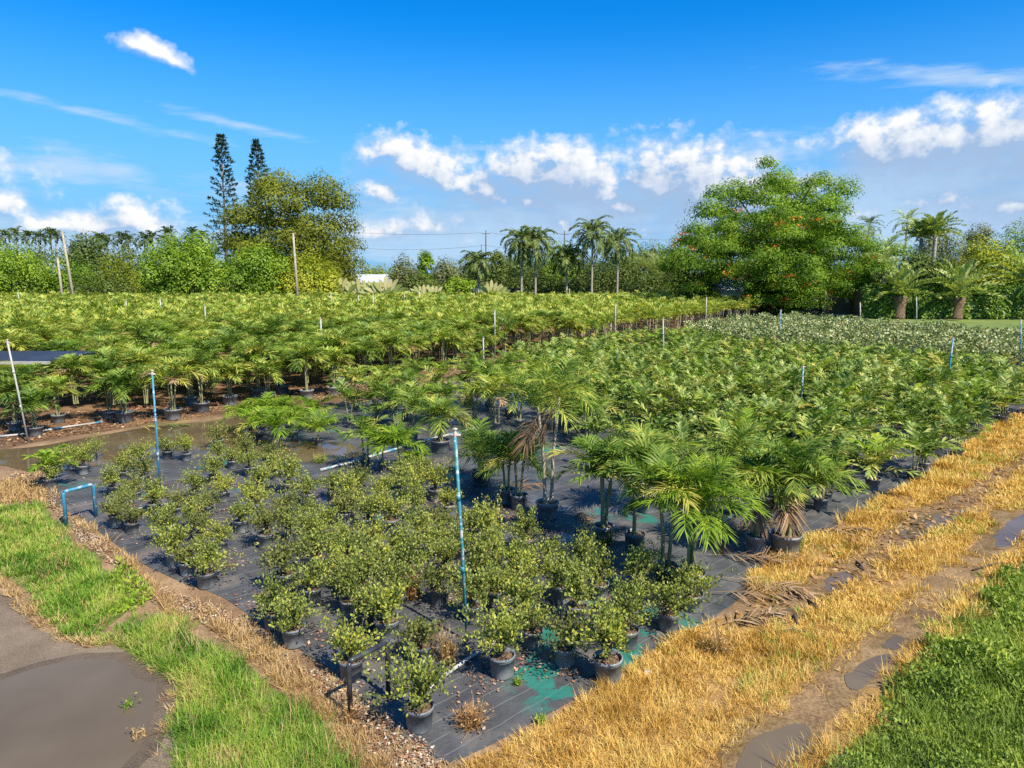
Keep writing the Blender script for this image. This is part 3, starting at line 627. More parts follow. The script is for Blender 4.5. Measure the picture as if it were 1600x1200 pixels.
# ------------------------------------------------------------------ plant builders
Z = np.array([0, 0, 1.])
def frond(mb, r, o, az, el, L, pairs, ll, lw, bend=1.2, hang=.25, m=0, ms=None, vee=.35, start=.16, segs=9, prof=(.5, 1, .08), twist=0., jag=0):
    """one feather leaf: a bending midrib and two rows of leaflets"""
    t = np.linspace(0, 1, segs); e = el - bend*t**1.4
    h = np.array([math.cos(az), math.sin(az), 0.]); a2 = az + twist*t
    H = np.stack([np.cos(a2), np.sin(a2), 0*t], 1)
    T = np.cos(e)[:, None]*H + np.sin(e)[:, None]*Z
    P = np.asarray(o, float) + np.concatenate([[np.zeros(3)], np.cumsum((T[:-1] + T[1:])*.5*L/(segs-1), axis=0)])
    sd = np.cross(T, Z); sd = unit(sd); up = np.cross(sd, T)
    w = .022*L**.5*np.linspace(1, .25, segs)
    V = np.stack([P - sd*w[:, None]*.5, P + sd*w[:, None]*.5], 1)
    i = np.arange(segs-1)*2
    mb.add(V, np.stack([i, i+1, i+3, i+2], 1), m if ms is None else ms)
    u = np.repeat(np.linspace(start, .985, pairs), 2); s_ = np.tile([1., -1.], pairs); u = np.clip(u + r.normal(0, .012, len(u)), .05, .99)
    f = u*(segs-1); i0 = np.minimum(f.astype(int), segs-2); q = (f-i0)[:, None]
    B = P[i0]*(1-q) + P[i0+1]*q; TT = unit(T[i0]*(1-q) + T[i0+1]*q); SS = sd[i0]; UU = up[i0]
    A = np.radians(62 - 36*u)[:, None] + r.normal(0, .1, (len(u), 1))
    D = unit(TT*np.cos(A) + SS*s_[:, None]*np.sin(A) + UU*(vee + r.normal(0, .18, (len(u), 1))))
    prl = ll*(.45 + .75*np.sin(math.pi*np.clip(u*.92+.06, 0, 1))**.8)*r.uniform(.85, 1.12, len(u))
    N_ = unit(UU + r.normal(0, .25, UU.shape)); S_ = unit(np.cross(D, N_))
    if prof == 'leaf': mb.leaves(B, D, S_, prl, lw, m)
    else: mb.strips(B, D, S_, prl, lw, hang, prof, m)
    return P[-1]
def pot_mesh(name, r=.18, h=.32, n=18):
    mb = MB(); mb.lathe([(.0, .004), (r*.84, .004), (r*.86, .02), (r*.96, h*.86), (r*1.0, h*.865), (r*1.05, h*.9), (r*1.05, h), (r*.97, h), (r*.955, h*.8)], n)
    return mb.mesh(name, M['pot'])
def soil_mesh(name, r=.18, h=.32, n=18):
    mb = MB(); th = np.arange(n)*2*math.pi/n; g = rs(5)
    V = [[0, 0, h*.90]] + [[r*.5*math.cos(a), r*.5*math.sin(a), h*.88 + g.normal(0, .012)] for a in th] + [[r*.958*math.cos(a), r*.958*math.sin(a), h*.83] for a in th]
    F3 = [[0, 1+i, 1+(i+1) % n] for i in range(n)]; mb.add(V, F3)
    mb.f.append((np.array([[1+i, 1+n+i, 1+n+(i+1) % n, 1+(i+1) % n] for i in range(n)]), 0, False))
    return mb.mesh(name, M['soil'])
POT = {k: (pot_mesh('pot', *v), soil_mesh('soil', *v)) for k, v in dict(s=(.15, .26), m=(.18, .31), n=(.225, .39), l=(.28, .42), w=(.33, .42)).items()}
def add_pot(t, k, soil=True):
    p = ob('pot', POT[k][0], t); p.rotation_euler.z = (t.location.x*7.3) % 6.28
    if soil: ob('soil', POT[k][1], p)
    return p

# ---- palms: list of (stem mesh, [frond meshes] or one foliage mesh)
def palm_parts(seed, stems=3, hs=(.9, 1.4), nf=(6, 8), L=(1.05, 1.35), pairs=15, ll=.36, lw=.045, spread=.16, el=(1.45, .42), bend=1.4, mat='palm', lean=.10, split=False, stemmat='stem', sr=.030, hang=.3, potk=.31, vee=.32, shaft=True, dead=0):
    r = rs(seed); st = []; fol = MB(); fr = []
    for k in range(stems):
        a = 2*math.pi*k/max(1, stems) + r.uniform(-.5, .5); b = spread*(.35 + .65*r.random())*(stems > 1)
        p0 = np.array([math.cos(a)*b*.6, math.sin(a)*b*.6, potk*.85]); h = r.uniform(*hs)
        le = r.uniform(.3, 1)*lean*h
        p1 = p0 + [math.cos(a)*le, math.sin(a)*le, h]; pm = (p0 + p1)/2 + np.array([math.cos(a), math.sin(a), 0])*-.02*h
        mb = MB(); mb.tube([p0, p0 + (pm-p0)*.25, pm, p1, p1 + (p1-pm)*.25], [sr*1.5, sr*1.1, sr, sr*.9 if not shaft else sr*1.15, sr*.45], 7, cap=False)
        st.append(mb.mesh('stem', M[stemmat]))
        n = int(r.integers(nf[0], nf[1]+1)); a0 = r.uniform(0, 6.28)
        for i in range(n):
            q = i/(n-1); dst = MB() if split else fol; u = r.random(); m = 0 if split else 1 if (u < .16 and q > .6) else 2 if u > .88 else 3 if (u < .22 and q > .5) else 0
            dd = split and k < dead and i == n-1
            frond(dst, r, p1 + [0, 0, .03*(1-q)], a0 + i*2.39996 + r.uniform(-.2, .2), -.75 if dd else el[0]*(1-q) + el[1]*q + r.uniform(-.1, .1), r.uniform(*L)*(.82 + .18*math.sin(math.pi*q))*(.7 if dd else 1), pairs, ll, lw,
                  bend*r.uniform(.8, 1.15)*(.4 if dd else 1), hang, m, vee=vee, twist=r.uniform(-.4, .4))
            if split: fr.append(dst.mesh('frond', M['deadfrond' if dd else 'yellowing' if (u < .09 and q > .6) else mat]))
    return st, fr if split else [fol.mesh('foliage', [M[mat], M['yellowing'], M['palm_bright'], M['deadfrond']])]
def place_palm(name, loc, parts, label, pot='m', rz=0., sc=1., group=None, cat='potted palm', tilt=(0, 0)):
    t = thing(name, loc, label, cat, group, rz, sc, tilt)
    if pot: add_pot(t, pot)
    for s_ in parts[0]: ob('stem', s_, t)
    for f in parts[1]: ob('frond' if len(parts[1]) > 1 else 'foliage', f, t)
    return t

# ---- dense palm block ------------------------------------------------------
FIELD = [palm_parts(100+i, stems=3 + (i % 2), hs=(.8 + .09*i, 1.15 + .11*i), nf=(7, 9), lw=.045, ll=.42, pairs=18) for i in range(7)]
for i in range(7):                      # inner palms show only the massed stems: join them
    pass
P_blk = np.array([(-30,23.6),(-18.0,26.6),(-15.2,30.6),(-12.6,33.0),(-8.2,37.2),(-3.2,46.8),(1.5,53.8),(11.5,67.5),(43.5,111),(46,122),(52,131),(-150,131),(-70,40)], float)
def hexgrid(P, d, jit, seed):
    r = rs(seed); lo, hi = P.min(0), P.max(0); xs = np.arange(lo[0], hi[0], d); ys = np.arange(lo[1], hi[1], d*.87)
    X, Y = np.meshgrid(xs, ys); X[1::2] += d/2; Q = np.c_[X.ravel(), Y.ravel()] + r.normal(0, jit, (X.size, 2))
    return Q[inside(P, Q)]
def inview(Q, m=1.5):
    return np.abs(Q[:, 0]) < .735*Q[:, 1] + m
Q = hexgrid(P_blk, 1.75, .22, 7); Q = Q[inview(Q)]
bench = np.array([(-33,31.2),(-20.6,31.2),(-20.6,37.2),(-33,37.2)]); Q = Q[~inside(bench, Q)]
front = np.array([(-30,23.6),(-18.0,26.6),(-15.2,30.6),(-12.6,33.0),(-8.2,37.2),(-3.2,46.8),(1.5,53.8),(11.5,67.5),(43.5,111)])
dE = seg_dist(Q, front)
# the front palms whose pots can be seen, put where the photograph has them
edge = [((56,681),'tall-stemmed palm in a streaked grey pot at the left frame edge beside the leaning pole','w',1.0),((92,660),'palm in a grey pot standing just behind the streaked pot on the left','w',.95),((24,672),'palm in a dark shaded pot at the far left edge of the front row','w',.95),
  ((196,659),'palm with two thick leaning stems in a lit grey pot on the left','w',1.05),((172,655),'palm in a dark pot tucked just left of the square lit pot','w',1.0),((271,655),'palm with one thick brown trunk in a grey pot right of the blue riser','w',1.05),
  ((316,643),'palm in a grey pot at the back edge of the brown flood water','w',1.0),((360,632),'palm in a shaded pot behind the low yellow green fan leaves','w',1.0),((522,617),'palm in a pale grey pot behind the gap in the front row','w',1.0),((480,622),'palm with pale thin stems above the yellow green fan leaves','w',1.0),((420,627),'palm in shade right behind the bright low palm clump','w',1.0)]
EPOS = np.array([G(*e[0])[:2] for e in edge])
near = np.min(np.linalg.norm(Q[:, None] - EPOS[None], axis=2), axis=1)
Q = Q[near > 1.25]; dE = seg_dist(Q, front)
r0 = rs(70)
for i, (e, lab, pk, sc) in enumerate(edge):
    p = EPOS[i]; parts = FIELD[(i*2+1) % 7]
    place_palm('potted_palm', (p[0], p[1], .004), parts, lab, pk, r0.uniform(0, 6.28), sc*(.82 if p[0] < -16.5 else 1))
dist = np.linalg.norm(Q, axis=1); order = np.argsort(dist); Q = Q[order]; dE = dE[order]; dist = dist[order]
NIND = 289
for i in range(min(NIND, len(Q))):
    ed = dE[i] < 1.3
    place_palm('potted_palm', (Q[i, 0], Q[i, 1], .003), FIELD[int(r0.integers(0, 7))], 'potted palm with several stems at the open outer edge of the dense palm block' if ed else 'feathery green palm crown packed inside the dense palm block',
               'w' if ed and dist[i] < 45 else 'm' if ed else None, r0.uniform(0, 6.28), r0.uniform(.85, 1.15)*(.78 if Q[i, 0] < -17 and Q[i, 1] < 32 else 1), 'palms along the outer edge of the dense block' if ed else 'palms packed inside the dense block', tilt=(r0.normal(0, .03), r0.normal(0, .03)))
# the rest of the block, too many to count: one mass
def palm_mass(name, Q, label, mat, seed, H=(1.3, 1.7)):
    r = rs(seed); lods = []
    for (nf, pr, lw, segs, prof) in ((17, 11, .07, 6, (.6, 1, .1)), (14, 8, .11, 5, 'leaf'), (11, 6, .16, 4, 'leaf')):
        var = []
        for v in range(5):
            mb = MB(); rr = rs(seed + v*7 + nf)
            for i in range(nf):
                q = rr.random(); a = rr.uniform(0, 6.28); o = np.array([math.cos(a*3)*.22, math.sin(a*3)*.22, rr.uniform(*H)])
                frond(mb, rr, o, a, 1.45 - 1.0*q, rr.uniform(1.05, 1.4), pr, .42, lw, 1.4, .25, 2 if rr.random() < .05 else 3 if rr.random() < .12 else 0, segs=segs, prof=prof)
            for i in range(3):
                a = i*2.1; mb.tube([[math.cos(a)*.1, math.sin(a)*.1, .0], [math.cos(a)*.2, math.sin(a)*.2, H[0]]], .035, 3, m=1, cap=False)
            var.append((np.concatenate(mb.v), [(f, m) for f, m, _ in mb.f]))
        lods.append(var)
    out = MB()
    for x, y in Q:
        d = math.hypot(x, y); V, F = lods[0 if d < 62 else 1 if d < 92 else 2][int(r.integers(0, 5))]
        a = r.uniform(0, 6.28); s_ = r.uniform(.8, 1.2); c_, n_ = math.cos(a)*s_, math.sin(a)*s_
        VV = np.stack([V[:, 0]*c_ - V[:, 1]*n_ + x, V[:, 0]*n_ + V[:, 1]*c_ + y, V[:, 2]*s_], 1)
        base = out.n; out.v.append(VV); out.n += len(VV)
        for f, m in F: out.f.append((f + base, m, False))
    return tag(ob(name, out.mesh(name, [M[mat], M['stem_pale'], M['yellowing'], M['palm_bright']])), label, 'palms', kind='stuff')
palm_mass('palm_field', Q[NIND:], 'dense sea of feathery green palm crowns filling the back of the nursery', 'palm', 300)

# ---- middle palms beside the block, and the fishtail bed ----------------------
MIDP = [palm_parts(130+i, stems=2 + i % 3, hs=(.5, 1.25), nf=(6, 8), L=(1.0, 1.4), mat='palm_deep' if i % 2 else 'palm', lean=.16) for i in range(5)]
mid_px = [(552,668),(585,662),(620,668),(645,690),(560,640),(598,645),(632,652),(668,660),(702,668),(735,662),(690,640),(725,635),(760,640),(795,650),(770,672),(815,668),(845,655),(870,672),(655,630),(830,632),(880,640),(790,620),(905,655),(930,690),(600,625),(640,612),(745,612)]
for i, q in enumerate(mid_px):
    p = G(*q) + [r0.normal(0, .1), r0.normal(0, .1), .004]
    place_palm('potted_palm', p, MIDP[i % 5], 'dark stemmed potted palm in the loose middle group behind the shrub bed', 'm', r0.uniform(0, 6.28), r0.uniform(.85, 1.1), 'palms of the loose middle group')
MID = np.array([G(*q)[:2] for q in mid_px])

def fish_parts(seed, nf=13, L=(.6, .95), H=.36, mat='fish', pairs=11):
    r = rs(seed); mb = MB(); st = MB()
    for i in range(nf):
        q = i/(nf-1); a = i*2.39996 + r.uniform(-.3, .3); o = np.array([math.cos(a)*.05, math.sin(a)*.05, H + r.uniform(0, .42)])
        frond(mb, r, o, a, 1.35 - 1.0*q + r.uniform(-.15, .15), r.uniform(*L), pairs, .215, .055, .95*r.uniform(.7, 1.2), .22, vee=.22, start=.2, segs=6, prof=(.3, 1, .7, .12), twist=r.uniform(-.3, .3), m=(lambda u: 1 if u < .06 else 2 if u > .82 else 0)(r.random()))
    for i in range(4):
        a = i*1.57; st.tube([[math.cos(a)*.05, math.sin(a)*.05, .25], [math.cos(a)*.09, math.sin(a)*.09, .8]], [.02, .012], 5, cap=False)
    return [st.mesh('stem', M['stem'])], [mb.mesh('foliage', [M[mat], M['yellowing'], M['palm_bright']])]
FISH = [fish_parts(160+i, nf=15 + i % 4) for i in range(7)]
P_fish = np.array([G(*q)[:2] for q in [(905,700),(960,722),(1030,735),(1120,770),(1250,800),(1340,790),(1385,772),(1450,742),(1530,690),(1660,622)]] + [(38,36.5),(31,41),(19,52.5),(15,66),(11,63),(3.5,54.5),(-1,47),(.5,40),(2.2,33)])
Qf = hexgrid(P_fish, 1.13, .14, 9); Qf = Qf[inview(Qf, .8)]
Qf = Qf[np.min(np.linalg.norm(Qf[:, None] - MID[None], axis=2), axis=1) > .75]
Qf = Qf[(rs(33).uniform(0, 1, len(Qf)) > .05) & (vnoise(Qf, .35, 2) > -.36)]
Qf = Qf[np.argsort(np.linalg.norm(Qf, axis=1))]
rf = rs(71); Pm = np.array([G(*q)[:2] for q in [(1190,905),(1640,632)]])
dF = seg_dist(Qf, [G(1250,812)[:2], G(1340,800)[:2], G(1450,748)[:2], G(1530,695)[:2], G(1660,625)[:2]])
NF = 300
for i in range(min(NF, len(Qf))):
    ed = dF[i] < .75
    t = place_palm('potted_fishtail_plant', (Qf[i, 0], Qf[i, 1], .004), FISH[int(rf.integers(0, 7))], 'broad leafleted potted plant in the row bordering the dead grass track' if ed else 'broad leafleted potted plant crowded inside the big right hand bed', 's', rf.uniform(0, 6.28), rf.uniform(.72, 1.38),
               'broad leafleted plants along the track' if ed else 'broad leafleted plants inside the right bed', 'potted plant', (rf.normal(0, .05), rf.normal(0, .05)))
def mass(name, Q, variants, mats, label, cat, seed, s0=(.85, 1.2)):
    r = rs(seed); out = MB()
    for x, y in Q:
        V, F = variants[int(r.integers(0, len(variants)))]; a = r.uniform(0, 6.28); s_ = r.uniform(*s0); c_, n_ = math.cos(a)*s_, math.sin(a)*s_
        VV = np.stack([V[:, 0]*c_ - V[:, 1]*n_ + x, V[:, 0]*n_ + V[:, 1]*c_ + y, V[:, 2]*s_], 1)
        base = out.n; out.v.append(VV); out.n += len(VV)
        for f, m in F: out.f.append((f + base, m, False))
    return tag(ob(name, out.mesh(name, mats)), label, cat, kind='stuff')
def fish_raw(seed):
    r = rs(seed); mb = MB()
    for i in range(11):
        a = i*2.39996; q = i/10
        frond(mb, r, [0, 0, .4 + r.uniform(0, .4)], a, 1.35 - q, r.uniform(.65, .95), 8, .25, .075, 1.1, .2, vee=.22, start=.28, segs=4, prof=(.4, 1, .3), m=(lambda u: 1 if u < .06 else 2 if u > .82 else 0)(r.random()))
    return np.concatenate(mb.v), [(f, m) for f, m, _ in mb.f]
if len(Qf) > NF: mass('fishtail_bed', Qf[NF:], [fish_raw(180+i) for i in range(5)], [M['fish'], M['yellowing'], M['palm_bright']], 'mass of broad leafleted green plants at the back of the right hand bed', 'plants', 73)

# ---- pale round-leaved plants behind --------------------------------------------
def round_parts(seed, n=230, m='pale'):
    r = rs(seed); mb = MB(); st = MB()
    for i in range(7):
        a = r.uniform(0, 6.28); st.tube([[0, 0, .25], [math.cos(a)*.2, math.sin(a)*.2, .7], [math.cos(a)*.35, math.sin(a)*.35, r.uniform(1.0, 1.45)]], [.018, .014, .008], 4, cap=False)
    c = rnd_dirs(r, 14, -.2)*[.45, .45, .5] + [0, 0, .95]
    p = c[r.integers(0, 14, n)] + rnd_dirs(r, n)*r.uniform(.1, .3, (n, 1)); D = unit(rnd_dirs(r, n, -.4) + .4*Z)
    s_ = r.uniform(.10, .17, n); mb.strips(p, D, perp(r, D), s_, s_*.85, .1, (.5, 1, .35))
    return st, mb
RND = []
for i in range(5):
    a, b = round_parts(200+i); RND.append(([a.mesh('stem', M['twig'])], [b.mesh('foliage', M['pale'])]))
P_pale = np.array([(19,53),(31,41.5),(46,38),(52,50),(43,59),(37.5,69),(33,83),(15,66.5)], float)
Qp = hexgrid(P_pale, 1.45, .15, 19); Qp = Qp[inview(Qp, .8)]; Qp = Qp[np.argsort(np.linalg.norm(Qp, axis=1))]
for i in range(min(300, len(Qp))):
    place_palm('potted_round_leaf_shrub', (Qp[i, 0], Qp[i, 1], .004), RND[int(rf.integers(0, 5))], 'shrub with pale round leaves and some reddish ones in the far right bed', None, rf.uniform(0, 6.28), rf.uniform(.85, 1.2), 'pale round leaved shrubs of the far right bed', 'potted shrub')
if len(Qp) > 300:
    raw = []
    for i in range(4):
        a, b = round_parts(220+i, 120); raw.append((np.concatenate(b.v), [(f, m) for f, m, _ in b.f]))
    mass('round_leaf_bed', Qp[300:], raw, [M['pale']], 'mass of pale round leaved shrubs along the lawn at the far right', 'shrubs', 74)
print('COUNTS palms', len(Q), 'fish', len(Qf), 'pale', len(Qp))

# ---- small shrubs in pots on the black bed ---------------------------------------
def bush_parts(seed, H=.62, Rr=.42, twigs=46, per=30, mat='bush', low=-.2, leaf=.05):
    r = rs(seed); mb = MB(); st = MB(); lop = rnd_dirs(r, 1, -.2)[0]
    D = rnd_dirs(r, twigs, low); L = Rr*r.uniform(.5, 1.25, twigs)*(1 + .45*(D @ lop)); L[:5] *= 1.3; D[:5] = unit(D[:5] + 1.0*Z); zc = .31 + H*.38
    for k in range(twigs):
        o = np.array([0, 0, zc]) + rnd_dirs(r, 1)[0]*[.10, .10, .12]
        tip = o + D[k]*[1, 1, H/Rr*.62]*L[k]; midp = (o+tip)/2 - Z*.02
        if k < 26: st.tube([[0, 0, .26], o, midp, tip], [.012, .008, .005, .002], 3, cap=False)
        t = r.uniform(.25, 1.05, per)[:, None]; P = o*(1-t) + tip*t + r.normal(0, .03, (per, 3))
        d = unit(rnd_dirs(r, per, -.3) + D[k]*.5 + .35*Z); s_ = leaf*r.uniform(.65, 1.3, per)
        mb.leaves(P, d, perp(r, d), s_, s_*.62)
    return [st.mesh('stem', M['twig'])], [mb.mesh('foliage', M[mat])]
BUSH = [bush_parts(240+i, H=.40 + .08*(i % 4), Rr=.36 + .05*(i % 3), twigs=46 + 5*(i % 4), mat='bush_olive' if i % 5 == 4 else 'bush') for i in range(10)]
# (column, row of the pot's base in the photograph, label)
named = [
 ((82,761),'low leafy shrub at the far left end of the black bed, left of the rest',.85),((184,824),'shrub in a tilted grey pot just right of the blue pipe hoop',1.0),((242,803),'shrub in a grey pot with its pale rim, behind the left blue riser foot',.95),
 ((275,884),'rearmost shrub of the trio standing at the left edge of the black bed',1.05),((294,898),'middle shrub of the trio standing at the left edge of the black bed',.9),((323,917),'foremost shrub of the trio, in a clean grey pot at the left bed edge',1.0),
 ((448,922),'dense round shrub in a grey pot behind the wet black patch',1.15),((487,944),'yellowish shrub leaning right in a grey pot beside the dense round one',1.0),((428,980),'sparse shrub in a half hidden pot behind the shrub at the left bed corner',.95),((460,1008),'spreading shrub in a clean grey pot at the left bed edge above the straw',1.05),
 ((549,1060),'shrub with long upright shoots behind the dark pipe hoop',1.0),((660,1035),'shrub in a pale grey pot behind the dark pipe hoop, in front of dry weeds',.95),((655,1137),'frontmost shrub of all, in a big clean grey pot at the tip of the bed',1.08),((606,1000),'tall yellow green shrub in front of the dry orange weeds',1.15),
 ((687,943),'shrub in a small grey pot just left of the tall near riser',1.0),((785,1055),'shrub in a pale grey pot right of the white pipe end near the front',1.1),((831,1010),'compact shrub in a grey pot with blue green sheen patches on the cover beside it',.95),((951,1062),'tall shrub in a large pale pot nearest the right front corner of the bed',1.2),
 ((1044,984),'shrub in a pale pot on the right edge of the bed beside the fallen fronds',1.0),((1082,953),'shrub in a grey pot below the big bright palm, rightmost of the small shrubs',1.05),((875,940),'wide yellow shrub in a grey pot over a deep black shadow',1.1),((902,972),'grey green shrub in a grey pot behind the tall shrub at the right corner',1.0),
 ((936,935),'shrub standing left of the thin grey pot under the palms',1.0),((378,832),'shrub in a grey pot in the middle row right of the trio',.95),((292,720),'small shrub in a grey pot at the edge of the brown flood water',.85),((131,741),'shrub in a pale pot second from the left end of the bed',.9)]
BPOS = []
rb = rs(80)
def place_bush(p, lab, sc, i, group=None, k=None):
    t = thing('potted_shrub', (p[0], p[1], .006), lab, 'potted shrub', group, rb.uniform(0, 6.28), sc, (rb.normal(0, .03), rb.normal(0, .03)))
    v = BUSH[(i*3 + int(rb.integers(0, 3))) % 10] if k is None else BUSH[k]
    add_pot(t, 'm'); ob('stem', v[0][0], t); ob('foliage', v[1][0], t)
    BPOS.append(p[:2])
for i, (q, lab, sc) in enumerate(named): place_bush(G(*q), lab, sc, i)
# the crowd: centre of each crown as seen in the photograph
crowd = [(110,702),(142,690),(216,702),(210,744),(203,790),(256,806),(268,826),(300,792),(322,766),(347,746),(292,850),(342,818),(362,700),(382,690),(422,690),(176,738),(222,724),(156,705),(190,717),(192,758),(231,770),(244,742),(259,686),(340,671),(340,694),(331,722),(275,767),(300,745),(390,711),(362,748),(406,736),(450,736),(400,766),(415,811),(444,774),(484,780),(312,805),(484,817),(414,820),(495,844),
 (532,824),(546,850),(580,820),(593,856),(627,844),(674,830),(687,800),(566,884),(573,925),(617,900),(566,992),(775,840),(812,844),(772,891),(785,945),(856,847),(861,891),(761,822),(825,817),(848,888),(902,925),(916,854),(936,862),(967,884),(997,878),(990,918),(1014,908),(956,975),(980,952),(882,975),
 (510,800),(540,780),(575,785),(610,790),(650,775),(520,745),(560,740),(600,755),(640,745),(680,745),(700,765),(480,750),(430,715),(470,765),(655,810),(720,830),(735,800),(700,850),(640,870),(590,890),(530,870),(505,770),(565,810),(625,815),(670,868),(352,790),(372,770),(745,870),(815,880),(935,905),(880,860),(800,862),(548,762),(585,750),(628,730),(662,725),(455,800),(545,905),(722,900),(740,915),(815,920)]
for i, q in enumerate(crowd):
    p = G(q[0], q[1], .66)[:2]
    if min(math.hypot(p[0]-b[0], p[1]-b[1]) for b in BPOS) < .54: continue
    place_bush(p, 'small leaved potted shrub in the crowded middle of the black bed', rb.uniform(.82, 1.12)*(.92 if q[0] < 360 else 1), i, 'potted shrubs crowding the middle of the bed')

Pc = np.array([G(*q, .66)[:2] for q in [(300,705),(420,700),(560,735),(700,745),(745,790),(1010,880),(980,930),(800,905),(700,880),(560,880),(520,850),(420,800),(290,770)]])
print('COUNTS shrubs', len(BPOS))

# ---- palms at the front of the bed ------------------------------------------------
def hero(q, lab, seed, pot, sc=1.0, rz=None, name='potted_palm', **k):
    p = G(*q); parts = palm_parts(seed, split=True, potk={'s': .26, 'm': .31, 'n': .39, 'l': .42, 'w': .42, None: .1}[pot], **k)
    return place_palm(name, (p[0], p[1], .006), parts, lab, pot, seed*1.7 % 6.28 if rz is None else rz, sc)
BR = dict(mat='palm_bright', stems=1, hs=(.30, .45), nf=(11, 13), L=(.9, 1.2), pairs=22, ll=.40, lw=.034, el=(1.35, .5), bend=1.25, hang=.4, sr=.025)
for i, (q, lab) in enumerate([((430,701),'low yellow green fan palm in the front of the left bright clump'),((498,697),'low yellow green fan palm at the right end of the bright clump'),((405,688),'low bright palm at the left end of the yellow green clump beside the flood water'),
      ((460,684),'low bright palm in the middle of the yellow green clump'),((385,676),'rear left low bright palm overhanging the brown flood water'),((440,668),'rear middle low bright palm in the yellow green clump'),((490,672),'rear right low bright palm in the yellow green clump'),((415,672),'low bright palm squeezed at the back of the yellow green clump')]):
    hero(q, lab, 400+i, 's', **BR)
hero((571,728), 'slim two stemmed palm in a small dark pot beside the bright low palm', 410, 's', stems=2, hs=(.55,.8), nf=(5,6), L=(.8,1.05), pairs=13, mat='palm')
hero((598,736), 'small bright palm in a dark pot behind the white ground pipe', 411, 's', **BR)
hero((624,738), 'spreading yellow green palm in a dark pot in the gap of the bed', 412, 's', **{**BR, 'hs': (.5,.65), 'L': (.9,1.15)})
hero((648,742), 'tiny bright palm seedling with few leaves right of the yellow green palm', 413, 's', **{**BR, 'nf': (5,6), 'L': (.45,.6), 'hs': (.15,.2)})
hero((688,706), 'palm in a pale pot with turquoise stain behind the tall riser top', 414, 'w', stems=3, hs=(0.6,0.9), nf=(6,8), L=(.9,1.2), mat='palm', pairs=28, lw=.026, ll=.48)
hero((752,757), 'dark green palm in a big black pot right of the tall riser', 415, 'l', stems=3, hs=(0.4,0.75), nf=(6,7), L=(.85,1.15), mat='palm_deep', pairs=28, lw=.026, ll=.48)
hero((792,786), 'palm with narrow stems in a hidden grey pot left of the double trunk palm', 416, 'n', stems=2, hs=(0.75,1.0), nf=(6,7), L=(.9,1.15), mat='palm_deep', pairs=28, lw=.026, ll=.48)
hero((811,795), 'palm with two pale stems in a dark pot beside the double trunk palm', 417, 'n', stems=2, hs=(0.65,0.9), nf=(6,7), L=(.8,1.1), mat='palm_deep', pairs=28, lw=.026, ll=.48)
hero((855,809), 'tallest palm, with two diverging pale trunks in one grey pot', 420, 'l', rz=.25, stems=2, hs=(2.25,2.5), nf=(11,12), L=(1.45,1.85), pairs=26, ll=.50, lw=.025, el=(1.55,.35), bend=1.3, hang=.4, lean=.13, stemmat='stem_pale', sr=.042, spread=.2, mat='palm', shaft=False, dead=2)
hero((943,846), 'palm with three green stems rising from weeds left of the black pot', 421, 'n', stems=3, hs=(0.95,1.25), nf=(7,8), L=(1.15,1.45), pairs=30, mat='palm_deep', sr=.036, lw=.034, ll=.42, el=(1.5,.5))
hero((991,858), 'palm with two dark stems in a round black pot amid the front palms', 422, 'n', stems=2, hs=(1.05,1.35), nf=(7,8), L=(1.1,1.4), pairs=30, mat='palm', sr=.036, lw=.034, ll=.42, el=(1.5,.5))
hero((1040,912), 'palm with pale green stems in a tall thin grey pot among the front palms', 423, 'n', stems=2, hs=(1.15,1.45), nf=(7,9), L=(1.1,1.4), pairs=30, mat='palm_deep', sr=.036, lw=.034, ll=.42, el=(1.5,.5))
hero((1078,925), 'big bright green palm with drooping fronds at the right of the shrub bed', 424, 'l', stems=4, hs=(1.05,1.5), nf=(8,9), L=(1.2,1.55), pairs=30, ll=.40, lw=.025, mat='palm_bright', sr=.036, bend=1.4, hang=.35, el=(1.5,.5), dead=1)
hero((1180,862), 'slim palm in a black pot beside the wide grey pot at the track', 425, 'n', stems=3, hs=(0.95,1.25), nf=(6,7), L=(.9,1.2), pairs=30, mat='palm', sr=.024, lw=.034, ll=.42, el=(1.5,.5), dead=1)
hero((1226,862), 'broad dark green palm in the widest grey pot beside the track', 426, 'w', stems=4, hs=(0.9,1.35), nf=(7,8), L=(1.2,1.55), pairs=30, mat='palm_deep', sr=.04, bend=1.4, hang=.4, lw=.034, ll=.42, el=(1.5,.5), dead=3)
hero((1150,805), 'palm standing behind the slim potted palm at the right of the bed', 427, 'n', stems=2, hs=(0.9,1.3), nf=(7,8), L=(1.1,1.4), mat='palm', pairs=28, lw=.026, ll=.48)
hero((1010,800), 'palm behind the black potted one in the front palm group', 428, 'n', stems=3, hs=(0.8,1.1), nf=(7,8), L=(1.0,1.3), mat='palm', pairs=28, lw=.026, ll=.48)
hero((78,762), 'young palm with bright broad leaves at the left end of the shrub bed', 429, 's', stems=1, hs=(.3,.4), nf=(8,9), L=(.6,.8), pairs=9, ll=.26, lw=.07, mat='palm_bright')

